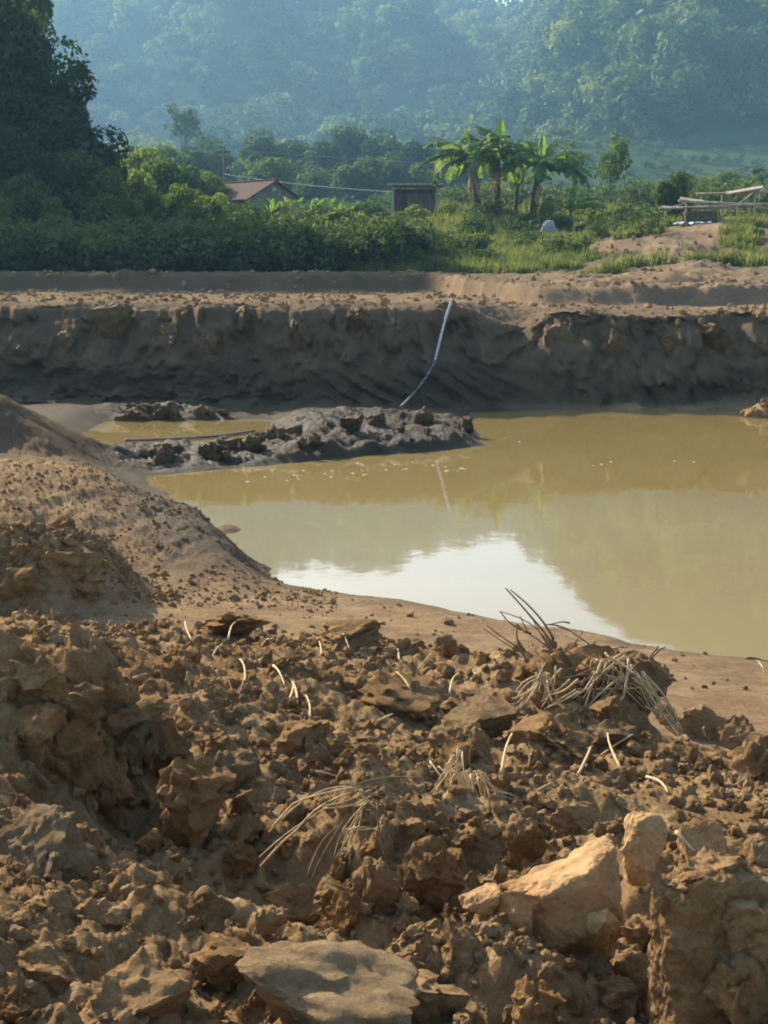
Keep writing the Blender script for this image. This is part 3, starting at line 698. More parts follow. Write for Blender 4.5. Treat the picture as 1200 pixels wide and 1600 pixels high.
for i, (px, top, D) in enumerate([(425, 305, 108), (455, 300, 112), (485, 298, 110), (510, 305, 115), (540, 312, 106)]):
    banana(px, 345, D, 1.5, [(a + 30 * i, 1.7, .5, 60 + (a % 25), 60, 'n' if a % 3 else 'g') for a in (10, 80, 150, 215, 290)], 'small banana plant in the row by the tile roofed house', 20 + i, (0, 0), .1)

# ------------------------------------------------------------------ stump, house, shed, pole
def hull(name, pts, m, parent=None, cuts=3, rough=.02, seed=0, freq=6, bevel=0.0, smooth=False):
    bm = bmesh.new(); [bm.verts.new(p) for p in pts]
    r = bmesh.ops.convex_hull(bm, input=bm.verts[:]); bmesh.ops.delete(bm, geom=[g for g in r['geom_interior'] + r['geom_unused'] if isinstance(g, bmesh.types.BMVert) and not g.link_faces], context='VERTS')
    bmesh.ops.recalc_face_normals(bm, faces=bm.faces)
    if bevel: bmesh.ops.bevel(bm, geom=bm.edges[:], offset=bevel, segments=2, affect='EDGES', profile=.6)
    bmesh.ops.triangulate(bm, faces=bm.faces[:])
    for _ in range(cuts): bmesh.ops.subdivide_edges(bm, edges=[e for e in bm.edges if e.calc_length() > .004], cuts=1, use_grid_fill=True)
    bmesh.ops.triangulate(bm, faces=bm.faces[:]); bm.normal_update()
    co = np.array([v.co[:] for v in bm.verts]); nr = np.array([v.normal[:] for v in bm.verts])
    if rough: co = co + nr * (rough * (fbm3(co * freq, seed, 4)) + rough * .5 * fbm3(co * freq * 4, seed + 3, 3))[:, None]
    for v, c in zip(bm.verts, co): v.co = c
    me = bpy.data.meshes.new(name); bm.to_mesh(me); bm.free(); me.materials.append(m)
    if smooth:
        me.polygons.foreach_set('use_smooth', np.ones(len(me.polygons), bool)); me.set_sharp_from_angle(angle=R(28))
    o = bpy.data.objects.new(name, me); COL.objects.link(o)
    if parent: o.parent = parent
    return o
def box(name, a, b, m, parent=None):
    (x0, y0, z0), (x1, y1, z1) = a, b
    v = [(x0, y0, z0), (x1, y0, z0), (x1, y1, z0), (x0, y1, z0), (x0, y0, z1), (x1, y0, z1), (x1, y1, z1), (x0, y1, z1)]
    return mk(name, v, [(0, 3, 2, 1), (4, 5, 6, 7), (0, 1, 5, 4), (1, 2, 6, 5), (2, 3, 7, 6), (3, 0, 4, 7)], m, parent)
p = Q(856, 362, 72.5); z = H(p.x, 72.5, False)
o = hull('sack', [(dx * .32 * k, dy * .26 * k, hh) for hh, k in ((0, 1.0), (.45, 1.05), (.75, .8), (.9, .35)) for dx, dy in ((1, .2), (.4, 1), (-.6, .9), (-1, -.1), (-.5, -1), (.6, -.8))], M['concrete'], None, 4, .16, 3, 2.6, 0, True)
o.location = (p.x, 72.5, z - .05); o.scale = (1.15, 1.0, 1.0); o.rotation_euler = (0, .12, .4); tag(o, 'pale grey bulging sack leaning at the foot of the banana plants', 'sack')

def house():
    D = 118; p = Q(390, 300, D); zr = Q(392, 284, D).z; r = empty('house', (p.x, D, zr - 3.7 * .8), R(-48), .8)
    tag(r, 'small house with red brown tiled gable roof among trees', 'house')
    L, W, E, RZ = 3.6, 2.9, 2.15, 3.7
    wl = plain('house_wall', (.17, .14, .11), (.26, .22, .17), 2, .9, .2); rf = plain('roof_tiles', (.060, .036, .027), (.105, .062, .044), 6, .85, .5, 6, .05, (1, 4, 1))
    v = [(-L, -W, -1.8), (L, -W, -1.8), (L, W, -1.8), (-L, W, -1.8), (-L, -W, E), (L, -W, E), (L, W, E), (-L, W, E), (-L, 0, RZ - .12), (L, 0, RZ - .12)]
    mk('wall', v, [(0, 1, 5, 4), (1, 2, 6, 9, 5), (2, 3, 7, 6), (3, 0, 4, 8, 7)], wl, r)
    roof = None
    for sgn in (-1, 1):
        e = .45; y1 = sgn * (W + e); z1 = E - e * (RZ - E) / W; q = [(-L - .4, 0, RZ), (L + .4, 0, RZ), (L + .4, y1, z1), (-L - .4, y1, z1)]
        mk('roof', q + [(a, b, c - .12) for a, b, c in q], [(0, 1, 2, 3) if sgn < 0 else (3, 2, 1, 0), (4, 7, 6, 5) if sgn < 0 else (5, 6, 7, 4), (0, 4, 5, 1), (1, 5, 6, 2), (2, 6, 7, 3), (3, 7, 4, 0)], rf, r)
    mk('ridge_cap', *tube([(-L - .42, 0, RZ + .02), (L + .42, 0, RZ + .02)], [.11, .11], 7), rf, r)
    box('door', (-.4, -W - .05, 0), (.5, -W - .003, 2.0), M['wood_dark'], r)
    for x0 in (-2.2, 1.3):
        f = box('window', (x0, -W - .05, 1.0), (x0 + .9, -W - .003, 1.9), M['wood_dark'], r); box('sill', (x0 - .1, -W - .15, .9), (x0 + 1.0, -W - .004, .98), M['concrete'], f)
    f = box('window', (L + .003, -.6, 1.0), (L + .05, .5, 1.9), M['wood_dark'], r); box('sill', (L + .004, -.7, .9), (L + .15, .6, .98), M['concrete'], f)
    box('gable_vent', (L + .003, -.25, 2.75), (L + .04, .25, 3.05), M['concrete'], r)
house()
def shed():
    D = 92; a = Q(612, 290, D); z = H(a.x + 1.6, D, False); r = empty('open_shed', (a.x, D, z - .1)); tag(r, 'low open shed with flat pale roof and white post', 'shed')
    hh = a.z - z + .1
    for x, y, m in ((.06, 0, M['concrete']), (2.6, 0, M['wood']), (.06, 2, M['wood']), (2.6, 2, M['wood'])): box('post', (x - .08, y - .08, 0), (x + .08, y + .08, hh), m, r)
    box('roof', (-.25, -.5, hh + .002), (3.0, 2.5, hh + .12), M['wood'], r); box('back_wall', (.16, 1.95, 0), (2.5, 2.05, hh - .1), M['bark'], r); box('side_wall', (.9, .05, 0), (2.5, .12, hh - .45), M['bark'], r)
shed()
def pole():
    D = 180; t = Q(350, 229, D); z = H(t.x, D, False); r = empty('utility_pole', (t.x, D, z - .2)); tag(r, 'slim dark utility pole rising beside the tile roofed house', 'utility pole')
    h = t.z - z + .2
    mk('shaft', *tube([(0, 0, 0), (0, 0, h)], [.16, .11], 8), M['wood_dark'], r, True); box('crossarm', (-.7, -.19, h - .62), (.7, -.115, h - .5), M['wood_dark'], r)
    for x in (-.6, .6): mk('insulator', *tube([(x, -.15, h - .5), (x, -.15, h - .36), (x, -.15, h - .3)], [.05, .06, .03], 7), M['concrete'], r, True)
    a1 = Vector((t.x + .6, D - .15, z - .2 + h - .3)); a2 = Vector((t.x, D - .13, Q(350, 272, D).z))
    for a, e, lb in ((a1, Q(1250, 262, 210), 'upper thin wire strung from the utility pole across the valley'), (a2, Q(1000, 300, 130), 'lower thin wire strung from the utility pole towards the shed')):
        pts = [a.lerp(e, k / 24) - Vector((0, 0, 1.0 * 4 * (k / 24) * (1 - k / 24))) for k in range(25)]
        tag(mk('power_line', *tube(pts, [.028] * 25, 5), M['wire'], None, True), lb, 'wire')
pole()

# ------------------------------------------------------------------ pole rack on the right
def rack():
    D = 69; b = Q(1110, 366, D); z0 = H(b.x, D, False)
    r = empty('pole_rack', (b.x, D, z0 - .1)); tag(r, 'open rack of bare weathered poles above the dirt ramp', 'rack')
    def loc(px, py, dd=0): return Q(px, py, D + dd) - r.location
    def bar(nm, p0, p1, rad, d0=0, d1=None, m='wood'):
        a = loc(*p0, d0); e = loc(*p1, d0 if d1 is None else d1); c = a.lerp(e, .5) + Vector((0, 0, random.uniform(-.04, .03)))
        return mk(nm, *tube([a, c, e], [rad, rad * .95, rad * .88], 7), M[m], r, True)
    for px, top, dd in ((1040, 322, 0), (1072, 318, 1.6), (1152, 322, .2), (1180, 296, 1.8), (1225, 300, .4), (1128, 300, 2.0), (1100, 330, .3)):
        a = loc(px, top, dd); gz = H(a.x + r.location.x, D + dd, False) - r.location.z - .1
        mk('post', *tube([(a.x, a.y, gz), (a.x + .02, a.y, a.z)], [.055, .045], 7), M['wood'], r, True)
    for q in (((1030, 326), (1235, 316), .055, -.06), ((1088, 303), (1240, 299), .05, 1.9), ((1060, 314), (1240, 321), .06, .35), ((1034, 323), (1150, 326), .045, .25), ((1120, 346), (1240, 344), .06, .1), ((1120, 352), (1240, 353), .05, .5)): bar('beam', q[0], q[1], q[2], q[3])
    for q in (((1045, 324), (1075, 316), .04, 0, 1.7), ((1152, 320), (1180, 298), .04, .2, 1.9), ((1205, 318), (1222, 300), .04, 0, 1.9)): bar('cross_pole', q[0], q[1], q[2], q[3], q[4])
    for (x0, y0), (x1, y1), dd in (((1134, 303), (1192, 293), 1.7), ((1062, 311), (1100, 316), .3), ((1128, 343), (1160, 342), .2)):
        a = loc(x0, y0, dd); e = loc(x1, y1, dd); v = [a, e, e + Vector((.1, .5, .12)), a + Vector((.1, .5, .12))]
        mk('board', v + [q - Vector((0, 0, .05)) for q in v], [(0, 1, 2, 3), (7, 6, 5, 4), (0, 4, 5, 1), (1, 5, 6, 2), (2, 6, 7, 3), (3, 7, 4, 0)], M['wood'], r)
    pts = [loc(1170 + 9 * k, 319 + 7 * math.sin(math.pi * k / 8), -.1) for k in range(9)]
    mk('rope', *tube(pts, [.03] * 9, 6), M['straw'], r, True)
    # crate
    a = Q(1072, 368, D - 1.2); e = Q(1118, 342, D - 1.2); zc = H(a.x, D - 1.2, False); c = empty('slatted_crate', (a.x, D - 1.2, zc)); tag(c, 'dark slatted crate standing under the pole rack', 'crate')
    wd, hh = e.x - a.x, max(.6, e.z - zc)
    for x in (0, wd):
        for y in (0, .8): box('corner_post', (x - .04, y - .04, -.1), (x + .04, y + .04, hh), M['wood_dark'], c)
    for k in range(6):
        zz = hh * (k + .3) / 6
        box('slat', (.04, -.035, zz), (wd - .04, -.005, zz + hh / 6 * .72), M['wood_dark'], c); box('slat', (.04, .805, zz), (wd - .04, .835, zz + hh / 6 * .72), M['wood_dark'], c)
    for k in range(6): zz = hh * (k + .3) / 6; box('slat', (-.035, .04, zz), (-.005, .76, zz + hh / 6 * .72), M['wood_dark'], c)
    # tarp
    a = Q(1058, 371, D - 2.6); n = 14; V = []; F = []
    for j in range(7):
        for i in range(n):
            x = a.x + i * .11; y = D - 2.6 + j * .15; V.append((x, y, H(x, y, False) + .10 + .09 * float(perlin(np.array([i * .5]), np.array([j * .6]), 8)[0])))
    F = [(j * n + i, j * n + i + 1, (j + 1) * n + i + 1, (j + 1) * n + i) for j in range(6) for i in range(n - 1)]
    t = mk('tarp', V, F, M['tarp'], None, True); md = t.modifiers.new('thick', 'SOLIDIFY'); md.thickness = .03
    tag(t, 'crumpled blue grey tarp on the ground before the dark crate', 'tarp')
rack()

# ------------------------------------------------------------------ hoses, foam, bits in the pond
def bez(P, n=24):
    P = [Vector(p) for p in P]; out = []
    for i in range(len(P) - 1):
        a, b = P[i], P[i + 1]; ta = (P[min(i + 1, len(P) - 1)] - P[max(i - 1, 0)]) * .5; tb = (P[min(i + 2, len(P) - 1)] - P[i]) * .5
        for k in range(n):
            t = k / n; out.append(a * (2 * t**3 - 3 * t**2 + 1) + ta * (t**3 - 2 * t**2 + t) + b * (-2 * t**3 + 3 * t**2) + tb * (t**3 - t**2))
    return out + [P[-1]]
def hose():
    r = empty('pump_hose', hit(628, 634, 20, 40)); tag(r, 'long hose hanging down the scraped bank, pale above and muddy below', 'hose')
    up = [(706, 466), (703, 478), (694, 505), (684, 545), (678, 568)]; lo = [(678, 568), (664, 592), (645, 616), (626, 636)]
    def pts(L, off):
        o = []
        for px, py in L:
            h = hit(px, py + 2, 20, 50); y = min(h.y, 33.0); q = Q(px, py, y - .12); o.append(q - r.location)
        return bez(o, 8)
    a = pts(up, 0); b = pts(lo, 0)
    mk('pale_hose', *tube(a, [.027] * len(a), 8), M['hose'], r, True); mk('muddy_hose', *tube(b, [.027] * len(b), 8), M['hose_dark'], r, True)
    mk('coupling', *tube([a[-3], a[-1] * .5 + b[1] * .5], [.046, .046], 8), M['hose_dark'], r, True)
    P = [(195, 688), (240, 687), (300, 684), (350, 680), (398, 673)]; q = []
    for px, py in P: g = G(px, py, .03); q.append((g[0], g[1], .03))
    tag(mk('black_pipe', *tube(bez(q, 6), [.022] * 25, 8), M['hose_dark'], None, True), 'thin dark pipe lying across the small muddy pool', 'pipe')
hose()
def foam():
    rng = np.random.default_rng(3); V, F = [], []
    for px, py, n, sp in [(640, 735, 10, 18), (700, 735, 8, 10), (725, 733, 6, 5), (960, 725, 6, 12), (570, 738, 10, 20), (500, 742, 12, 25), (430, 748, 10, 25), (820, 690, 5, 25), (1060, 720, 4, 20), (620, 725, 8, 30)]:
        for _ in range(n // 2):
            g = G(px + rng.normal() * sp, py + rng.normal() * 3, 0); s = rng.uniform(.006, .024); k = len(V)
            for a in range(6): V.append((g[0] + s * 1.5 * math.cos(a * 1.047), g[1] + s * math.sin(a * 1.047), .003))
            V.append((g[0], g[1], .003 + s * .6)); F += [(k + a, k + (a + 1) % 6, k + 6) for a in range(6)]
    tag(mk('foam', V, F, M['foam'], None, True), 'pale flecks of foam drifting on the muddy water', kind='stuff')
foam()

# ------------------------------------------------------------------ clods
def domes3(p, s=0):
    """rounded crumbs in space: 0 between crumbs, up to about .5 on them"""
    i = np.floor(p).astype(np.int64); best = np.zeros(len(p))
    for a in (-1, 0, 1):
        for b in (-1, 0, 1):
            for c in (-1, 0, 1):
                q = i + np.array([a, b, c]); h = _h(q[:, 0], q[:, 1], q[:, 2], s)
                f = np.stack([(h & np.uint32(255)) / 255., ((h >> np.uint32(8)) & np.uint32(255)) / 255., ((h >> np.uint32(16)) & np.uint32(255)) / 255.], -1)
                rad = .25 + .4 * ((h >> np.uint32(24)) & np.uint32(255)) / 255.
                best = np.maximum(best, np.sqrt(np.maximum(0, rad * rad - ((p - q - f) ** 2).sum(1))))
    return best
def clod_mesh(seed, sub=3, cuts=5, rough=1.0, name='clod'):
    rng = np.random.default_rng(seed); bm = bmesh.new(); bmesh.ops.create_icosphere(bm, subdivisions=sub, radius=1)
    d = np.array([v.co[:] for v in bm.verts]); p = d * (1 + .75 * fbm3(d * 1.25 + seed, seed, 2))[:, None]
    for _ in range(cuts):
        nn = rng.normal(size=3); nn /= np.linalg.norm(nn); c = rng.uniform(.35, .75); e = p @ nn - c; p = p - np.where(e > 0, e, 0)[:, None] * nn * .92
    mask = np.clip(.5 + 1.8 * fbm3(d * 1.6 + 4, seed + 8, 2), .12, 1)
    dm = .42 * domes3(p * 2.6, seed) + .34 * domes3(p * 5.2 + 3, seed + 1) + (.22 * domes3(p * 11 + 6, seed + 2) if sub > 3 else 0)
    p = p + d * (rough * (mask * (dm - .22) + .16 * fbm3(p * 3.5, seed + 2, 4) + .05 * fbm3(p * 17, seed + 3, 2)))[:, None]
    lo, hi = p.min(0), p.max(0); p = (p - (lo + hi) / 2) / ((hi - lo) / 2)
    for v, c in zip(bm.verts, p): v.co = c
    me = bpy.data.meshes.new(name); bm.to_mesh(me); bm.free()
    me.polygons.foreach_set('use_smooth', np.ones(len(me.polygons), bool)); me.set_sharp_from_angle(angle=R(42))
    return me
CL = {}
def clod_kind(key, n, sub, cuts, rough, m):
    CL[key] = []
    for k in range(n):
        me = clod_mesh(hash(key) % 1 + k * 7 + len(key) * 131 + sub, sub, cuts, rough); me.materials.append(M[m]); CL[key].append(me)
clod_kind('lump', 9, 4, 4, 1.0, 'clod'); clod_kind('red', 4, 4, 4, 1.05, 'clod_red'); clod_kind('angular', 4, 4, 6, .9, 'clod'); clod_kind('grey', 3, 4, 6, .7, 'clod_grey')
clod_kind('boulder', 4, 5, 5, .7, 'clod'); clod_kind('pale', 3, 5, 5, .42, 'clod_pale'); clod_kind('greyboulder', 2, 5, 6, .55, 'clod_grey'); clod_kind('bank', 4, 4, 6, .7, 'wet_mud')
clod_kind('small', 8, 3, 4, 1.1, 'clod'); clod_kind('smallred', 3, 3, 4, 1.2, 'clod_red'); clod_kind('clay', 3, 4, 9, .35, 'clod_clay')
cnt = {}
def clod(px, base, wpx, hpx, key, label, group=None, sink=.27, depth=1.0, rz=None, name='clod', D=None):
    g = hit(px, base, 1.6, 60) if D is None else Q(px, base, D)
    Dn = g.y; u = Dn / FPX * 1.03; wd, hh = wpx * u, hpx * u * 1.06
    k = cnt.get(key, 0); cnt[key] = k + 1
    o = bpy.data.objects.new(name, CL[key][k % len(CL[key])]); COL.objects.link(o)
    z = g.z
    yy = Dn + wd * .3
    o.location = (g.x * yy / Dn, yy, z + hh * (.5 - sink) + (Q(px, base, yy).z - Q(px, base, Dn).z) * 0)
    o.scale = (wd / 2, wd / 2 * depth, hh / 2 * (1 + sink * .6)); o.rotation_euler = (random.uniform(-.25, .25), random.uniform(-.25, .25), random.uniform(0, 6.28) if rz is None else rz)
    return tag(o, label, 'clod', group)
HERO = [
    (62, 1388, 175, 135, 'greyboulder', 'rounded grey brown boulder of clay with a crumbly top below the tall pile of clods'),
    (195, 1615, 230, 125, 'boulder', 'wide humped tan boulder of earth next to the broad pale slab'),
    (535, 1640, 350, 150, 'pale', 'broad pale sunlit slab of dry clay, widest in the heap'),
    (258, 1215, 95, 105, 'angular', 'tan upright clod beside the tall pile, crumbly on its sunlit top'),
    (360, 1235, 90, 70, 'grey', 'small pale topped grey clod by the dark hollow'),
    (212, 1195, 60, 70, 'grey', 'small pointed grey clod leaning on the tall pile'),
    (110, 1235, 115, 125, 'red', 'large reddish brown clod low on the tall pile'),
    (165, 1275, 95, 100, 'red', 'reddish clod hanging over the grey boulder'),
    (25, 1265, 60, 60, 'small', 'knobbly clod at the foot of the tall pile above the grey boulder'),
    (135, 1090, 120, 130, 'lump', 'topmost clod of the tall pile, overhanging the shadowed hollow'),
    (40, 1100, 130, 110, 'lump', 'broad clod on the outer shoulder of the tall pile'),
    (205, 1170, 130, 90, 'lump', 'shadowed clod in the flank of the tall pile'),
    (60, 1190, 110, 90, 'red', 'deeply shaded reddish clod in the middle of the tall pile'),
    (305, 1300, 140, 130, 'red', 'crumbly reddish clod above the deep dark hollow'),
    (345, 1195, 70, 50, 'lump', 'low tan clod above the pale topped grey one'),
    (868, 1195, 150, 80, 'boulder', 'angular flat topped boulder of earth below the heap of dry roots'),
    (722, 1205, 130, 70, 'boulder', 'dark rounded boulder behind the hanging straw tuft'),
    (745, 1150, 120, 48, 'grey', 'low greyish boulder just behind the dark rounded one'),
    (968, 1150, 95, 65, 'lump', 'dark clod under the fan of pale stalks'),
    (955, 1165, 80, 40, 'grey', 'small grey stone-like clod beside the flat topped boulder'),
    (590, 1420, 75, 90, 'lump', 'upright clod at the rim of the dark hollow below the twigs'),
    (818, 1335, 70, 75, 'angular', 'tan block just above the split clay block'),
    (900, 1310, 80, 52, 'lump', 'squat clod behind the split clay block'),
    (680, 1400, 105, 100, 'lump', 'crumbly clod beside the split clay block'),
    (725, 1560, 110, 135, 'boulder', 'ragged upright clod with a bright crumbling edge below the split clay block'),
    (880, 1560, 150, 70, 'lump', 'mass of crumbs packed under the split clay block'),
    (820, 1575, 90, 90, 'lump', 'knobbly clod between the ragged clod and the clay column'),
    (1085, 1408, 160, 80, 'boulder', 'crumbly cap on the tall clay column', 3.3),
    (1040, 1420, 60, 60, 'lump', 'small crumbly knob on the bright edge of the clay column', 3.26),
    (1172, 1480, 110, 90, 'lump', 'lumpy ledge on the side of the tall clay column', 3.2),
    (1150, 1590, 120, 110, 'lump', 'lumpy bulge low on the tall clay column', 3.15),
    (930, 1075, 150, 70, 'red', 'reddish mass of roots and soil topping the root heap'),
    (1005, 1110, 110, 95, 'lump', 'dark steep clod at the end of the root heap'),
    (870, 1080, 110, 50, 'red', 'low reddish clod at the start of the root heap'),
    (40, 940, 110, 60, 'lump', 'gritty clod on the loose mound by the mud flat'),
    (110, 935, 100, 70, 'lump', 'knobbly clod facing the mud flat on the loose mound'),
    (140, 942, 60, 40, 'lump', 'small clod at the foot of the loose mound'),
    (330, 1450, 80, 60, 'angular', 'pale tipped clod in the fine rubble beside the dark hollow'),
    (300, 1610, 90, 40, 'lump', 'low clod between the humped boulder and the broad pale slab'),
    (150, 1470, 110, 70, 'lump', 'knobbly clod in the rubble below the grey boulder'),
    (40, 1500, 110, 90, 'lump', 'gritty clod beyond the rubble below the grey boulder'),
    (350, 1540, 120, 75, 'lump', 'tan clod standing over the broad pale slab'),
    (95, 1560, 120, 70, 'boulder', 'dark undercut clod above the humped tan boulder'),
    (1092, 1155, 80, 55, 'lump', 'dark clod at the edge of the wet mud flat past the root heap'),
    (1150, 1165, 60, 48, 'lump', 'small jagged clod on the rim above the wet mud flat'),
    (1185, 1215, 70, 75, 'lump', 'clod on the rim next to the trodden patch of soil'),
    (545, 1008, 105, 36, 'lump', 'low dark clod on the crest before the mud flat'),
    (370, 990, 110, 32, 'lump', 'long low dark clod on the far crest beside the straw'),
    (700, 1022, 26, 34, 'small', 'single small dark clod sitting alone on the mud flat edge'),
    (630, 1115, 150, 46, 'lump', 'wide low clod with a dark overhang in the middle of the heap'),
    (1188, 662, 46, 30, 'lump', 'sunlit lump of clay at the water edge below the far bank'),
    (1172, 655, 26, 16, 'small', 'small sunlit lump beside the clay at the water edge'),
    (1205, 650, 40, 34, 'lump', 'upper sunlit lump of clay against the far bank at the water edge'),
    (470, 1180, 90, 60, 'lump', 'knobbly tan clod in the rough soil below the lone straws'),
]
for q in HERO: clod(*q[:5], q[5], D=q[6] if len(q) > 6 else None)
NEARBY = [(110, 1090, 'the tall pile of clods'), (62, 1340, 'the rounded grey boulder'), (535, 1590, 'the broad pale slab'), (195, 1570, 'the humped tan boulder'), (870, 1420, 'the split clay block'), (1100, 1500, 'the tall clay column'), (930, 1070, 'the root heap'), (720, 1220, 'the drooping straw tuft'), (520, 1290, 'the spray of bent stalks'),
          (1090, 1250, 'the trodden patch of soil'), (868, 1160, 'the flat topped boulder'), (330, 1000, 'the rim above the mud flat'), (620, 1020, 'the rim above the mud flat'), (1150, 1160, 'the rim by the wet mud'), (305, 1240, 'the crumbly reddish clod'), (470, 1110, 'the lone upright straws'), (590, 1390, 'the deep dark hollow'), (330, 1420, 'the pale tipped clod'), (40, 1480, 'the gritty rubble')]
def loose():
    rd = random.Random(4); n = 0
    top = lambda px: np.interp(px, [0, 180, 500, 700, 850, 1030, 1150, 1200], [960, 962, 990, 1015, 1030, 1060, 1150, 1165])
    while n < 245:
        px = rd.uniform(-40, 1240); py = top(px) + 14 + (1615 - top(px)) * rd.random() ** 1.15
        if 930 < px < 1240 and 1195 < py < 1300 and rd.random() < .75: continue
        near = (py - 950) / 650; wp = (13 + 34 * near) * math.exp(rd.gauss(.1, .42)); hp = wp * rd.uniform(.55, .95)
        key = rd.choice(['small', 'small', 'smallred', 'small']) if wp < 42 else rd.choice(['lump', 'lump', 'angular', 'red'])
        size = 'tiny' if wp < 20 else 'small' if wp < 34 else 'fist-sized' if wp < 60 else 'large'
        look = {'small': 'brown', 'lump': 'lumpy brown', 'angular': 'angular tan'}.get(key, 'reddish brown')
        nb = min(NEARBY, key=lambda q: (q[0] - px) ** 2 + (1.6 * (q[1] - py)) ** 2)[2]
        clod(px, py, wp, hp, key, f'{size} {look} clod of loose earth near {nb}', 'loose clods in the turned soil', sink=.42, depth=rd.uniform(.7, 1.2)); n += 1
loose()
for px, py, wp, hp in [(190, 935, 20, 12), (240, 905, 16, 10), (365, 940, 18, 10), (410, 932, 16, 9), (520, 945, 12, 8), (300, 915, 12, 8), (640, 965, 14, 8), (700, 978, 18, 9), (105, 552, 40, 34), (265, 548, 60, 36), (470, 548, 60, 44), (560, 520, 50, 30), (330, 545, 40, 30), (380, 510, 40, 34), (180, 520, 70, 50), (870, 540, 60, 40), (960, 545, 50, 40), (1050, 560, 46, 36), (1120, 540, 50, 40), (700, 500, 50, 30), (45, 560, 50, 40)]:
    if py > 800: clod(px, py, wp, hp, 'small', 'small dark lump lying on the smooth mud flat', 'lumps on the mud flat', .2)
    else: clod(px, py, wp, hp, 'bank', 'big lump of clay stuck in the shaded far bank', 'lumps in the far bank', .35, .7)

def wet_lumps():
    rd = random.Random(14)
    for i in range(46):
        if i < 34: px = rd.uniform(200, 735); py = np.interp(px, [200, 400, 440, 740], [716, 702, 680, 672]) + rd.uniform(-22, 22) * (1 if px > 420 else .45)
        else: px = rd.uniform(175, 355); py = rd.uniform(640, 662)
        wp = rd.uniform(10, 42); clod(px, py, wp, wp * rd.uniform(.45, .8), 'bank', 'lump of wet dark mud on the low spit in the pond' if i < 34 else 'lump of wet dark mud on the small heap behind the muddy pool', 'lumps of wet mud in the pond', .35, rd.uniform(.7, 1.2))
wet_lumps()
# the split clay block, the clay column and the spade-cut faces
def px_hull(name, D, pts, m, label, rough=.012, seed=0, cuts=4, freq=9, bevel=.006):
    P = [Q(x, y, D + b) for x, y, b in pts]; c = sum(P, Vector()) / len(P); c.z = min(q.z for q in P)
    o = hull(name, [q - c for q in P], M[m], None, cuts, rough, seed, freq, bevel, True); o.location = c
    return tag(o, label, 'clod', 'blocks of split clay')
DB = 3.62
px_hull('clay_block', DB, [(772, 1384, .10), (945, 1305, .16), (962, 1322, .10), (852, 1400, -.05), (918, 1366, -.05), (975, 1430, .03), (915, 1455, -.06), (850, 1500, -.04), (800, 1490, .10), (960, 1500, .12), (835, 1400, -.03)], 'clod_clay', 'split angular clay block with a flat sunlit top', .03, 1, 5, 7)
px_hull('clay_block', DB - .05, [(800, 1392, .02), (836, 1396, -.03), (832, 1465, -.02), (802, 1482, .0), (812, 1480, .1), (765, 1395, .08), (770, 1440, .08)], 'clod_clay', 'thin upright flake on the sunlit side of the split block', .02, 2, 5)
px_hull('clay_block', DB, [(712, 1398, .06), (775, 1380, .08), (782, 1400, -.01), (770, 1432, 0), (720, 1422, .02), (780, 1425, .1), (730, 1420, .12)], 'clod_clay', 'small wedge of clay lying against the split block', .025, 3, 5)
px_hull('clay_block', DB - .08, [(918, 1428, .02), (950, 1420, .0), (976, 1443, .02), (965, 1462, .0), (930, 1464, -.01), (915, 1448, .0), (945, 1440, -.04), (945, 1440, .1)], 'clod_clay', 'rounded knob of clay at the low corner of the split block', .02, 4, 4, 9, .004)
px_hull('clay_block', DB + .22, [(978, 1268, .06), (1032, 1272, .05), (1042, 1300, .02), (1012, 1388, -.03), (975, 1370, 0), (970, 1330, .0), (985, 1385, .14), (1030, 1320, .16), (1000, 1280, -.01)], 'clod_clay', 'smooth curved spade-cut slab behind the clay column', .03, 5, 5, 8, .012)
px_hull('clay_block', DB + .45, [(1060, 1290, .05), (1128, 1278, .06), (1135, 1340, 0), (1075, 1345, 0), (1060, 1340, .15), (1130, 1330, .2)], 'clod_clay', 'flat spade-cut clay face beside the trodden patch', .03, 6, 5, 8, .012)
px_hull('clay_block', DB + .4, [(1172, 1310, .05), (1215, 1300, .06), (1220, 1360, 0), (1178, 1350, 0), (1170, 1345, .15), (1215, 1350, .2)], 'clod_pale', 'pale square-cut lump of clay past the spade-cut face', .03, 7, 5, 8, .012)
px_hull('clay_column', 3.28, [(1018, 1385, .05), (1070, 1368, .0), (1150, 1360, .02), (1230, 1400, .0), (1240, 1660, .02), (1018, 1660, .04), (1055, 1660, -.05), (1050, 1400, -.03), (1130, 1395, -.05), (1140, 1660, -.08), (1030, 1370, .25), (1230, 1365, .3), (1020, 1660, .3), (1240, 1660, .3)], 'clod', 'tall upright clay column with a shaded front and a bright edge', .05, 8, 6, 6, .02)

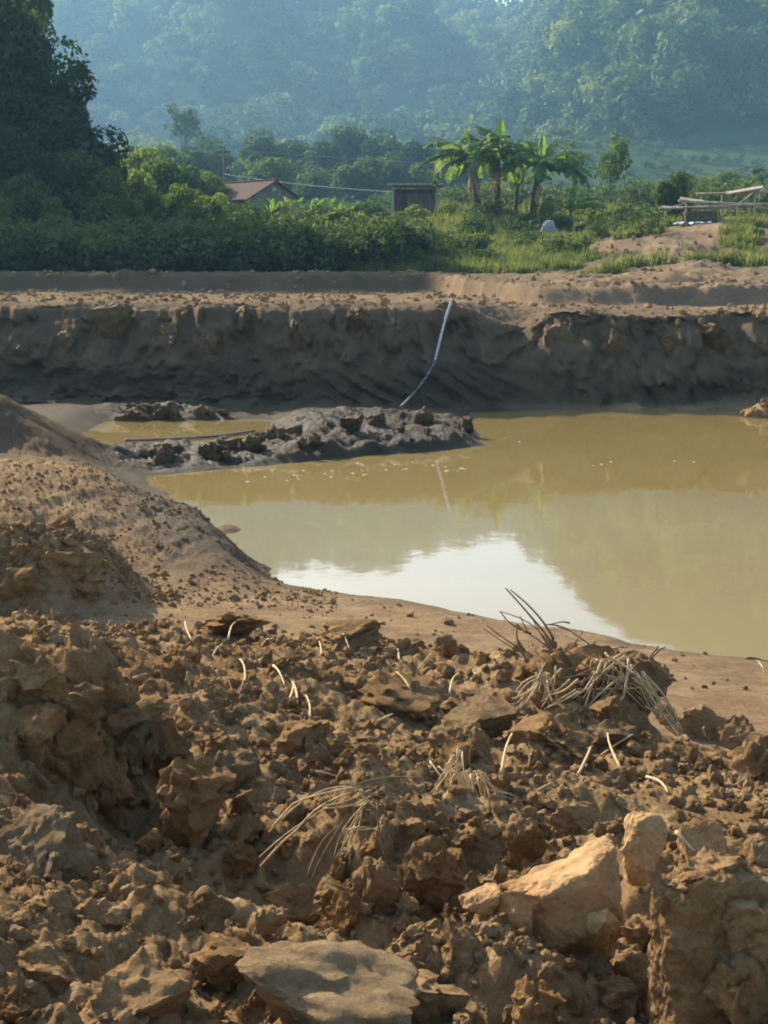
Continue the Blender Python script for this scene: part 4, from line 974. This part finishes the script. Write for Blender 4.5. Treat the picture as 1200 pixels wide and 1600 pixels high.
# fine rubble
def rubble():
    rng = np.random.default_rng(31); protos = []
    for k in range(6):
        me = clod_mesh(500 + k, 3, 4, 1.0, 'crumb_kind'); me.materials.append(M['clod'] if k < 5 else M['clod_pale']); protos.append(bpy.data.objects.new('crumb_kind', me))
    n = 24000; y = 2.2 * (11.5 / 2.2) ** rng.random(n); x = rng.uniform(-.31, .31, n) * y
    t = np.where(inside(x, y, HEAPP), 1, 0); den = fbm(x * 1.2, y * 1.2, 44, 3); k = (t > 0) & (den > rng.uniform(-.5, .22, n))
    x, y = x[k], y[k]; s = .0045 + .026 * rng.random(len(x)) ** 3.6; s *= np.clip(y / 4.5, .8, 1.6)
    n2 = 6000; y2 = rng.uniform(12.2, 17.5, n2); x2 = rng.uniform(-.27, -.03, n2) * y2; kk = (~inside(x2, y2, POND)) & (fbm(x2 * .7, y2 * .7, 45, 3) > -.15); x2, y2 = x2[kk], y2[kk]; s2 = .005 + .018 * rng.random(len(x2)) ** 4
    n3 = 1500; x3 = rng.normal(-2.85, .5, n3); y3 = rng.normal(12.35, .38, n3); x2 = np.append(x2, x3); y2 = np.append(y2, y3); s2 = np.append(s2, .008 + .04 * rng.random(n3) ** 3.5)
    n5 = 500; y5 = rng.uniform(9.5, 13.6, n5); x5 = rng.uniform(-.2, .27, n5) * y5; k5 = ~inside(x5, y5, POND); x2 = np.append(x2, x5[k5]); y2 = np.append(y2, y5[k5]); s2 = np.append(s2, .005 + .02 * rng.random(k5.sum()) ** 3)
    n4 = 5200; y4 = rng.uniform(32.6, 68, n4) ** 1.0; x4 = rng.uniform(-.29, .29, n4) * y4; g4 = (fbm(x4 * .5, y4 * .9, 46, 3) > rng.uniform(-.35, .3, n4)) & (land(x4, y4, False)[0] > 1.7) & (land(x4, y4, False)[2] < .4); x4, y4 = x4[g4], y4[g4]; x2 = np.append(x2, x4); y2 = np.append(y2, y4); s2 = np.append(s2, .02 + .09 * rng.random(len(x4)) ** 3)
    x = np.append(x, x2); y = np.append(y, y2); s = np.append(s, s2); z = land(x, y)[0]
    rot = rng.uniform(0, 6.28, (len(x), 3)); sc = s[:, None] * rng.uniform(.7, 1.25, (len(x), 3))
    scatter('crumbs', np.stack([x, y, z + s * .10], -1), rot, sc, protos, 'fine crumbs of dry soil strewn between the clods')
rubble()

# ------------------------------------------------------------------ straw and twigs
def stalk_path(a, b, sag=.0, n=9, rd=random):
    a, b = Vector(a), Vector(b); L = (b - a).length
    k1 = Vector((rd.uniform(-1, 1), rd.uniform(-1, 1), rd.uniform(-1, 1))) * L * .10
    kink = rd.uniform(.35, .8); kd = Vector((rd.uniform(-1, 1), rd.uniform(-1, 1), rd.uniform(-1, 1))) * L * (.11 if rd.random() < .2 else .02)
    return [a.lerp(b, t) + k1 * math.sin(math.pi * t) + kd * (t / kink if t < kink else (1 - t) / (1 - kink)) + Vector((0, 0, sag * L * math.sin(math.pi * t))) for t in [i / (n - 1) for i in range(n)]]
def px_stalk(p0, p1, D=None, r=.0065, m='straw', parent=None, name='straw_stalk', d1=0, sag=0.0):
    if D is None: D = hit(*p0, 1.6, 20, True).y - .02
    a = Q(*p0, D); b = Q(*p1, D + d1); o = Vector(parent.location) if parent else a
    pts = [q - o for q in stalk_path(a, b, sag)]
    ob = mk(name, *tube(pts, [r * .82 * (1 - .5 * i / 8) for i in range(9)], 6), M[m], parent, True)
    if not parent: ob.location = a
    return ob
SINGLE = [((300, 1003), (272, 974)), ((273, 975), (254, 971)), ((503, 1024), (463, 982)), ((548, 1026), (538, 1000)), ((624, 1036), (600, 992)), ((382, 1068), (374, 1050)), ((462, 1098), (454, 1066)), ((452, 1098), (456, 1070)), ((481, 1122), (479, 1098)), ((497, 1206), (516, 1208)),
          ((972, 1208), (936, 1158)), ((902, 1216), (944, 1182)), ((940, 1180), (975, 1155)), ((785, 1212), (806, 1165)), ((1105, 1155), (1075, 1175)), ((1062, 1300), (1078, 1322)), ((85, 968), (80, 985)), ((20, 970), (60, 1000)), ((642, 1080), (625, 1060)), ((355, 1000), (375, 990)), ((430, 1040), (440, 1062)), ((230, 1280), (260, 1270)), ((1180, 1030), (1190, 1040))]
bpy.context.view_layer.update(); DG = bpy.context.evaluated_depsgraph_get()
def touch(px, py):                       # the point of soil or clod that lies there
    d = Vector(ray(px, py)).normalized(); ok, loc, nr, *_ = SC.ray_cast(DG, (0, 0, EYE), d)
    return loc + nr * .010 if ok else hit(px, py)
def lying(a, b, r):
    A, B = touch(*a), touch(*b)
    if (B - A).length > .45: B = A + (B - A).normalized() * .3 + Vector((0, 0, .06))
    B = A + (B - A) * 1.35; bow = Vector((random.uniform(-1, 1), random.uniform(-1, 1), 1)) * (B - A).length * .04
    pts = [(B - A) * (i / 8) + bow * math.sin(math.pi * i / 8) for i in range(9)]
    o = mk('straw_stalk', *tube(pts, [r * (1 - .4 * i / 8) for i in range(9)], 6), M['straw'], None, True); o.location = A
    return o
SINGLE += [((650, 1050), (668, 1032)), ((410, 1010), (425, 1032)), ((700, 1085), (722, 1070)), ((760, 1070), (742, 1052)), ((190, 965), (212, 975)), ((330, 1030), (345, 1012)), ((590, 1130), (610, 1118)), ((840, 1235), (868, 1222)), ((1010, 1215), (1035, 1228))]
for a, b in SINGLE:
    tag(lying(a, b, .0062), 'short loose pale straw lying alone on the turned soil', 'straw', 'loose straws on the soil')
def bunch(name, D, stalks, label, base, r=.006, cat='straw', jit=0.0):
    e = empty(name, Q(*base, D)); tag(e, label, cat); rd = random.Random(len(stalks) + int(D * 10))
    jl = lambda p: (p[0] + rd.gauss(0, 7), p[1] + rd.gauss(0, 6))
    for p0, p1, m in stalks + [(jl(p0), jl(p1), m) for p0, p1, m in stalks if m == 'straw' or rd.random() < .4]:
        px_stalk(p0, p1, D + rd.uniform(-jit, jit), r * rd.uniform(.7, 1.2), m, e, 'straw' if m == 'straw' else 'twig', rd.uniform(-.12, .12) * (1 if jit else 0), rd.uniform(0, .05))
    return e
rd = random.Random(9)
D1 = 7.75
fan = [((785 + 0, 1010), (790, 1010), 'straw')][:0]
for k in range(20): fan.append(((975 + rd.uniform(-45, 32), 1046 + rd.uniform(-14, 16)), (878 + k * 6.5 + rd.uniform(-22, 22), 1106 + rd.uniform(-26, 24)), 'straw' if k % 3 else 'twig'))
for k in range(12): fan.append(((rd.uniform(860, 1010), rd.uniform(1020, 1075)), (rd.uniform(840, 1030), rd.uniform(1030, 1110)), 'twig' if k % 2 else 'straw'))
for k in range(7): fan.append(((1000 + rd.uniform(-6, 6), 1050 + rd.uniform(-6, 10)), (1035 + k * 5, 1118 + k * 5 + rd.uniform(-10, 14)), 'straw'))
fan += [((1040, 1135), (1074, 1158), 'straw'), ((1020, 1105), (1058, 1142), 'straw')]
bunch('root_stalk_fan', D1, fan, 'fan of pale cut stalks hanging from the root heap', (990, 1060), .0085, 'straw', .06)
tw = [((862, 1004), (790, 919), 'twig'), ((880, 1050), (780, 955), 'twig'), ((830, 990), (782, 956), 'twig'), ((895, 1042), (812, 962), 'twig'), ((950, 1028), (888, 984), 'twig'), ((888, 984), (850, 976), 'twig'), ((862, 1040), (755, 982), 'twig'), ((830, 1042), (808, 980), 'twig'), ((845, 1048), (842, 1014), 'straw'),
      ((1020, 1026), (1040, 1012), 'twig'), ((905, 1030), (975, 1010), 'twig'), ((870, 1035), (930, 1005), 'twig'), ((900, 1050), (850, 990), 'twig'), ((985, 1035), (940, 1015), 'twig'), ((860, 1050), (905, 1000), 'twig'), ((945, 1050), (970, 1020), 'straw'), ((880, 1045), (890, 1020), 'straw')]
bunch('twig_bundle', 8.1, tw, 'tangle of thin dark twigs poking up from the root heap', (880, 1050), .0075, 'twigs', .08)
t2 = [((858 + rd.uniform(-14, 12), 1046 + rd.uniform(-6, 18)), (802 + k * 9 + rd.uniform(-8, 8), 1110 - k * 3 + rd.uniform(-14, 10)), 'straw') for k in range(7)] + [((852, 1050), (862, 1112), 'straw'), ((858, 1060), (870, 1100), 'straw'), ((905, 1080), (850, 1108), 'straw'), ((890, 1062), (846, 1096), 'straw')]
bunch('straw_tuft', 7.6, t2, 'drooping straw tuft on the near side of the root heap', (850, 1080), .007, 'straw', .05)
g = hit(745, 1255, 1.6, 20).y - .05
t3 = [((715 + rd.uniform(-18, 14), 1182 + rd.uniform(-4, 18)), (678 + 7 * k + rd.uniform(-4, 4), 1232 + rd.uniform(-10, 26)), 'straw') for k in range(9)] + [((735 + 3 * k, 1206 + rd.uniform(-4, 4)), (742 + 7 * k, 1258 + rd.uniform(-12, 10)), 'straw') for k in range(6)] + [((750, 1214), (804, 1244), 'straw'), ((752, 1216), (798, 1240), 'straw'), ((672, 1190), (690, 1215), 'straw'), ((738, 1165), (736, 1200), 'twig')]
bunch('straw_tuft', g, t3, 'tuft of dry straw drooping over a clod in the middle of the heap', (720, 1230), .0045, 'straw', .04)
g = hit(560, 1330, 1.6, 20).y - .10
t4 = [((405, 1340), (548, 1238), 'straw'), ((420, 1300), (560, 1230), 'straw'), ((545, 1232), (675, 1216), 'twig'), ((556, 1236), (652, 1272), 'twig'), ((572, 1250), (524, 1342), 'straw'), ((575, 1252), (530, 1348), 'straw'), ((568, 1254), (546, 1352), 'straw'), ((590, 1252), (628, 1392), 'twig'), ((480, 1372), (530, 1290), 'twig'), ((500, 1260), (590, 1228), 'straw'), ((560, 1240), (590, 1262), 'straw'), ((596, 1255), (612, 1310), 'twig'), ((540, 1296), (600, 1290), 'straw')]
bunch('straw_spray', g, t4, 'spray of long bent stalks crossing above the deep dark hollow', (560, 1240), .0042, 'straw', .04)
tag(px_stalk((1165, 1030), (1195, 1034), None, .02, 'twig'), 'dark stick lying at the water edge of the mud flat', 'stick')
def build_haze():
    v = [(a, b, c) for c in (-3, 250) for b in (-1750, 1750) for a in (-1750, 1750)]
    f = [(0, 2, 3, 1), (4, 5, 7, 6), (0, 1, 5, 4), (2, 6, 7, 3), (0, 4, 6, 2), (1, 3, 7, 5)]
    m, n, b = mat('haze'); n.nodes.remove(b)
    pv = N(n, 'ShaderNodeVolumePrincipled'); pv.inputs['Color'].default_value = (.36, .70, 1.0, 1); pv.inputs['Density'].default_value = .00036; pv.inputs['Anisotropy'].default_value = .2
    n.links.new(pv.outputs[0], n.nodes['Material Output'].inputs['Volume'])
    tag(mk('haze', v, f, m), 'thin pale blue valley haze', kind='stuff')
if HAZE: build_haze()
